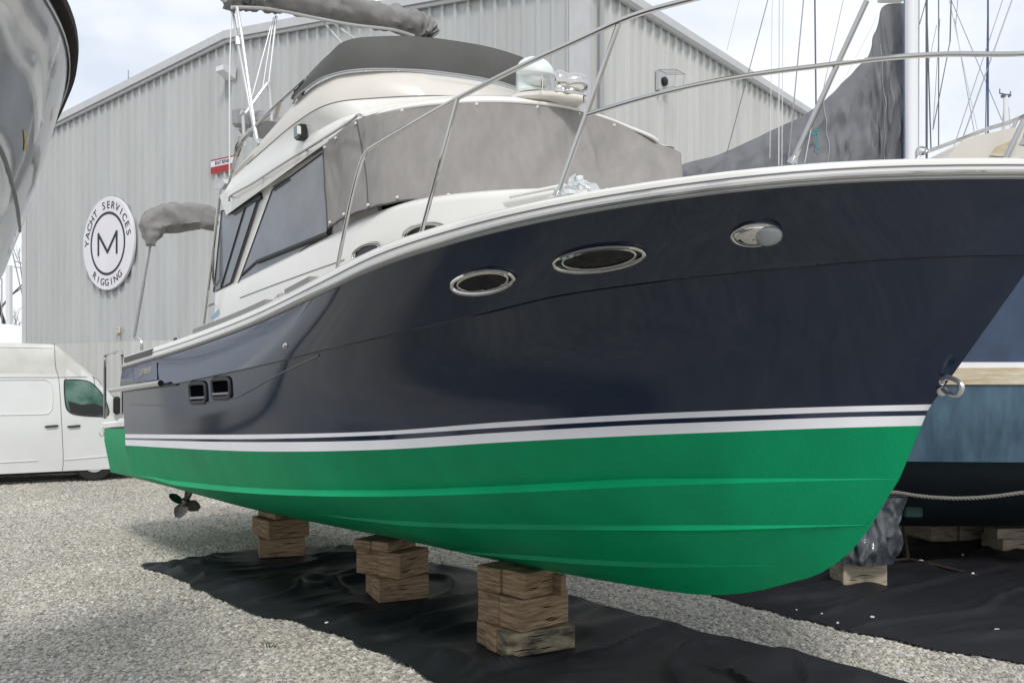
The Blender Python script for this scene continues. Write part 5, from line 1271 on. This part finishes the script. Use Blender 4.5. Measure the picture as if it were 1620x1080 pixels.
# ================================================================== further masts and rigging in the yard
def far_sail(label, Y, mast_px, mast_top, r, lines, Xw=None, hullc='gel', mm='mast'):
    p0 = dp(mast_px, HY, Y); o = thing('sailboat', label, 'sailboat', (p0.x, Y, .4), group='sailboats stored in the far yard')
    base = Vector((p0.x, Y, .4))
    m = MB(); zt = dp(mast_px, mast_top, Y).z; m.tube([Vector((0, 0, 1.6)), Vector((0, 0, zt-.4))], r, 12); obj('mast', m, mm, o)
    m = MB(); xs = [-4.5+9*k/24 for k in range(25)]
    def s3(x): k = max(.001, 1-(abs(x)/4.5)**2.4); return [(0, .1), (.5*k, .5), (1.05*k, 1.0), (1.2*k, 1.9), (0, 2.05)]
    for sg_ in (-1, 1): m.grid([[Vector((x, sg_*s3(x)[j][0], s3(x)[j][1])) for x in xs] for j in range(5)])
    obj('hull', m, hullc, o, smooth=40)
    for a, b, rr, mt in lines: wire(o, a, b, Y, rr, mt, base)
    return o, base
far_sail('sailboat just right of the white mast with many dark shrouds and no sail cover', 19, 1466, -40, .022, [((1454, -8), (1453, 240), .012, 'wire'), ((1465.5, -8), (1473, 240), .014, 'wired'), ((1485, -8), (1485, 235), .012, 'wired'), ((1505, -8), (1503, 66), .014, 'wired'), ((1503, 66), (1476, 205), .010, 'wired'), ((1500, -8), (1552, 232), .008, 'wirew'), ((1487, 30), (1476, 206), .007, 'wire'), ((1468, -8), (1450, 55), .010, 'wired')], mm='wired')
far_sail('sailboat farther right whose crossed pale stays lean across the sky', 24, 1563, -40, .022, [((1604, -8), (1513, 247), .017, 'wire'), ((1589, -8), (1504, 247), .012, 'wire'), ((1503, -4), (1585, 190), .010, 'wire'), ((1510, 30), (1545, 230), .009, 'wire'), ((1516, -8), (1512, 40), .01, 'wire'), ((1482, 40), (1465, 120), .009, 'wire'), ((1563, -8), (1559, 228), .014, 'wireb')], mm='wireb')
fo, fb = far_sail('distant sailboat whose short grey mast carries wind instruments', 42, 1591, 152, .11, [((1588, 170), (1582, 240), .015, 'wire'), ((1596, 170), (1600, 230), .012, 'wire')])
m = MB(); tp_ = dp(1591, 152, 42)-fb
m.tube([tp_+Vector((-.28, 0, .12)), tp_+Vector((.25, 0, .02))], .03, 6); m.tube([tp_+Vector((-.26, 0, .12)), tp_+Vector((-.26, 0, .32))], .025, 5); m.tube([tp_+Vector((.2, 0, 0)), tp_+Vector((.22, 0, .2))], .025, 5); m.box(tp_+Vector((0, 0, .0)), (.34, .2, .12)); obj('wind_instruments', m, 'wired', fo)
far_sail('sailboat glimpsed behind the shed at the far left with a thin pale mast', 34, 14.5, 420, .11, [((3, 440), (3, 515), .02, 'wire'), ((20, 400), (36, 470), .02, 'wire'), ((22, 413), (38, 417), .02, 'wire'), ((22, 422), (38, 425), .02, 'wire')])
# white shrink wrapped boat
wp = dp(5, HY, 31); wb = thing('wrapped_boat', 'boat under white shrink wrap behind the van roof at the far left', 'wrapped boat', (wp.x-1.5, 31, 0))
m = MB(); rows = []
for k in range(25):
    x = -3.5+7*k/24; e = max(.01, 1-(abs(x)/3.55)**4); rows.append([Vector((x, y*1.3*e**.5, z)) for y, z in ((-1, .8), (-1.05, 2.4), (-.8, 3.1), (0, 1.2+2.58*e**.3), (.8, 3.1), (1.05, 2.4), (1, .8))])
m.grid(rows); obj('shrink_wrap', m, 'wrap', wb, smooth=50)
for x in (-2, 2):
    for y in (-.7, .7):
        m = MB(); m.box((x, y, .4), (.3, .3, .8)); obj('support', m, 'woodg', wb, smooth=0)
# bare trees behind
def bare_tree(px, Y, H, label, seed, lean=0):
    rnd = random.Random(seed); o = thing('bare_tree', label, 'tree', (dp(px, HY, Y).x, Y, 0), group='bare trees behind the yard'); mt = MB(); mbr = MB()
    def grow(m_, p, d_, L_, r_, dep):
        pts = [p]; q = p; dd = d_
        for k in range(4):
            dd = (dd+Vector((rnd.uniform(-.16, .16), rnd.uniform(-.16, .16), .03))).normalized(); q = q+dd*L_/4; pts.append(q)
        m_.tube(pts, [r_*(1-.4*k/4) for k in range(5)], 5 if dep < 3 else 4, caps=False)
        if dep < 5:
            for k in range(rnd.choice((2, 3))):
                b_ = pts[rnd.choice((2, 3, 4))]; nd = (dd+Vector((rnd.uniform(-1, 1), rnd.uniform(-1, 1), rnd.uniform(-.1, .7)))*.75).normalized()
                grow(mbr, b_, nd, L_*rnd.uniform(.6, .8), r_*.55, dep+1)
    grow(mt, Vector((0, 0, -.1)), Vector((lean, 0, 1)).normalized(), H*.42, H*.018, 0)
    obj('trunk', mt, 'bark', o); obj('branches', mbr, 'bark', o)
bare_tree(33, 45, 10, 'tall bare tree close against the left corner of the shed', 3, -.05)
bare_tree(2, 55, 7, 'lower bare tree behind the wrapped boat at the far left', 5)
bare_tree(20, 60, 8, 'mid sized bare tree between the thin mast and the shed corner', 9)
m = MB(); rows = []
for k in range(61):
    a = -1.25+2.5*k/60; x = 360*math.sin(a)-20; y = 360*math.cos(a); h = 9+5*wob((k*.2, 0, 0), 1, 3)
    rows.append([Vector((x, y, 0)), Vector((x*1.15, y*1.15, h))])
m.grid(rows); hl = obj('hills', m, mat('far_hills', (.20, .23, .28), .9, var=.4, vscale=.05), smooth=60); tag(hl, kind='structure')
# weeds in the gravel
for i, (px, py) in enumerate(((425, 1021), (1290, 0))):
    if not py: continue
    p = gp(px, py, 0); m = MB(); rnd = random.Random(i)
    for k in range(26):
        a = rnd.uniform(0, 6.28); r_ = rnd.uniform(0, .07); q = Vector((r_*math.cos(a), r_*math.sin(a), 0)); d_ = Vector((math.cos(a), math.sin(a), rnd.uniform(.5, 1.4))).normalized()*rnd.uniform(.02, .045); s__ = Vector((-math.sin(a), math.cos(a), 0))*.006
        m.add([q-s__, q+s__, q+d_], [(0, 1, 2)])
    o = obj('weed', m, 'leaf', smooth=0); o.location = p; tag(o, 'small green weed growing in the gravel left of the black fabric', 'weed')

# ---- boats and trees invented left of the frame so the navy hull has reflections
def tree_copy(o, loc, rz, label, group=None, sc=1):
    c = o.copy(); C.objects.link(c); c.location = loc; c.rotation_euler = (0, 0, rz); c.scale = (sc,)*3; c['label'] = label
    if group: c['group'] = group
    for ch in o.children:
        d_ = ch.copy(); C.objects.link(d_); d_.parent = c
    return c
tree_copy(wb, (-19, 17.5, 0), R(70), 'white wrapped boat left of the van, seen only mirrored in the navy hull', sc=.9)
tree_copy(wb, (-17, 6.5, 0), R(20), 'white wrapped boat abreast of the photographer, seen only mirrored in the navy hull')
tree_copy(bb, (-22, 12, 0), R(100), 'blue hull with cream band, seen only mirrored in the navy hull')
tr_ = [o for o in bpy.data.objects if o.name == 'bare_tree'][0]
for i, (x, y, q) in enumerate(((-26, 20, .8), (-25, 9, 1), (-28, 3, .9), (-24, 26, 1.1))):
    tree_copy(tr_, (x, y, 0), i*1.3, ['bare tree mirrored in the navy hull, farthest left behind the van', 'bare tree mirrored in the navy hull, level with the yacht', 'bare tree mirrored in the navy hull, nearest the photographer', 'tallest bare tree mirrored in the navy hull, far behind the van'][i], 'bare trees behind the yard', q)
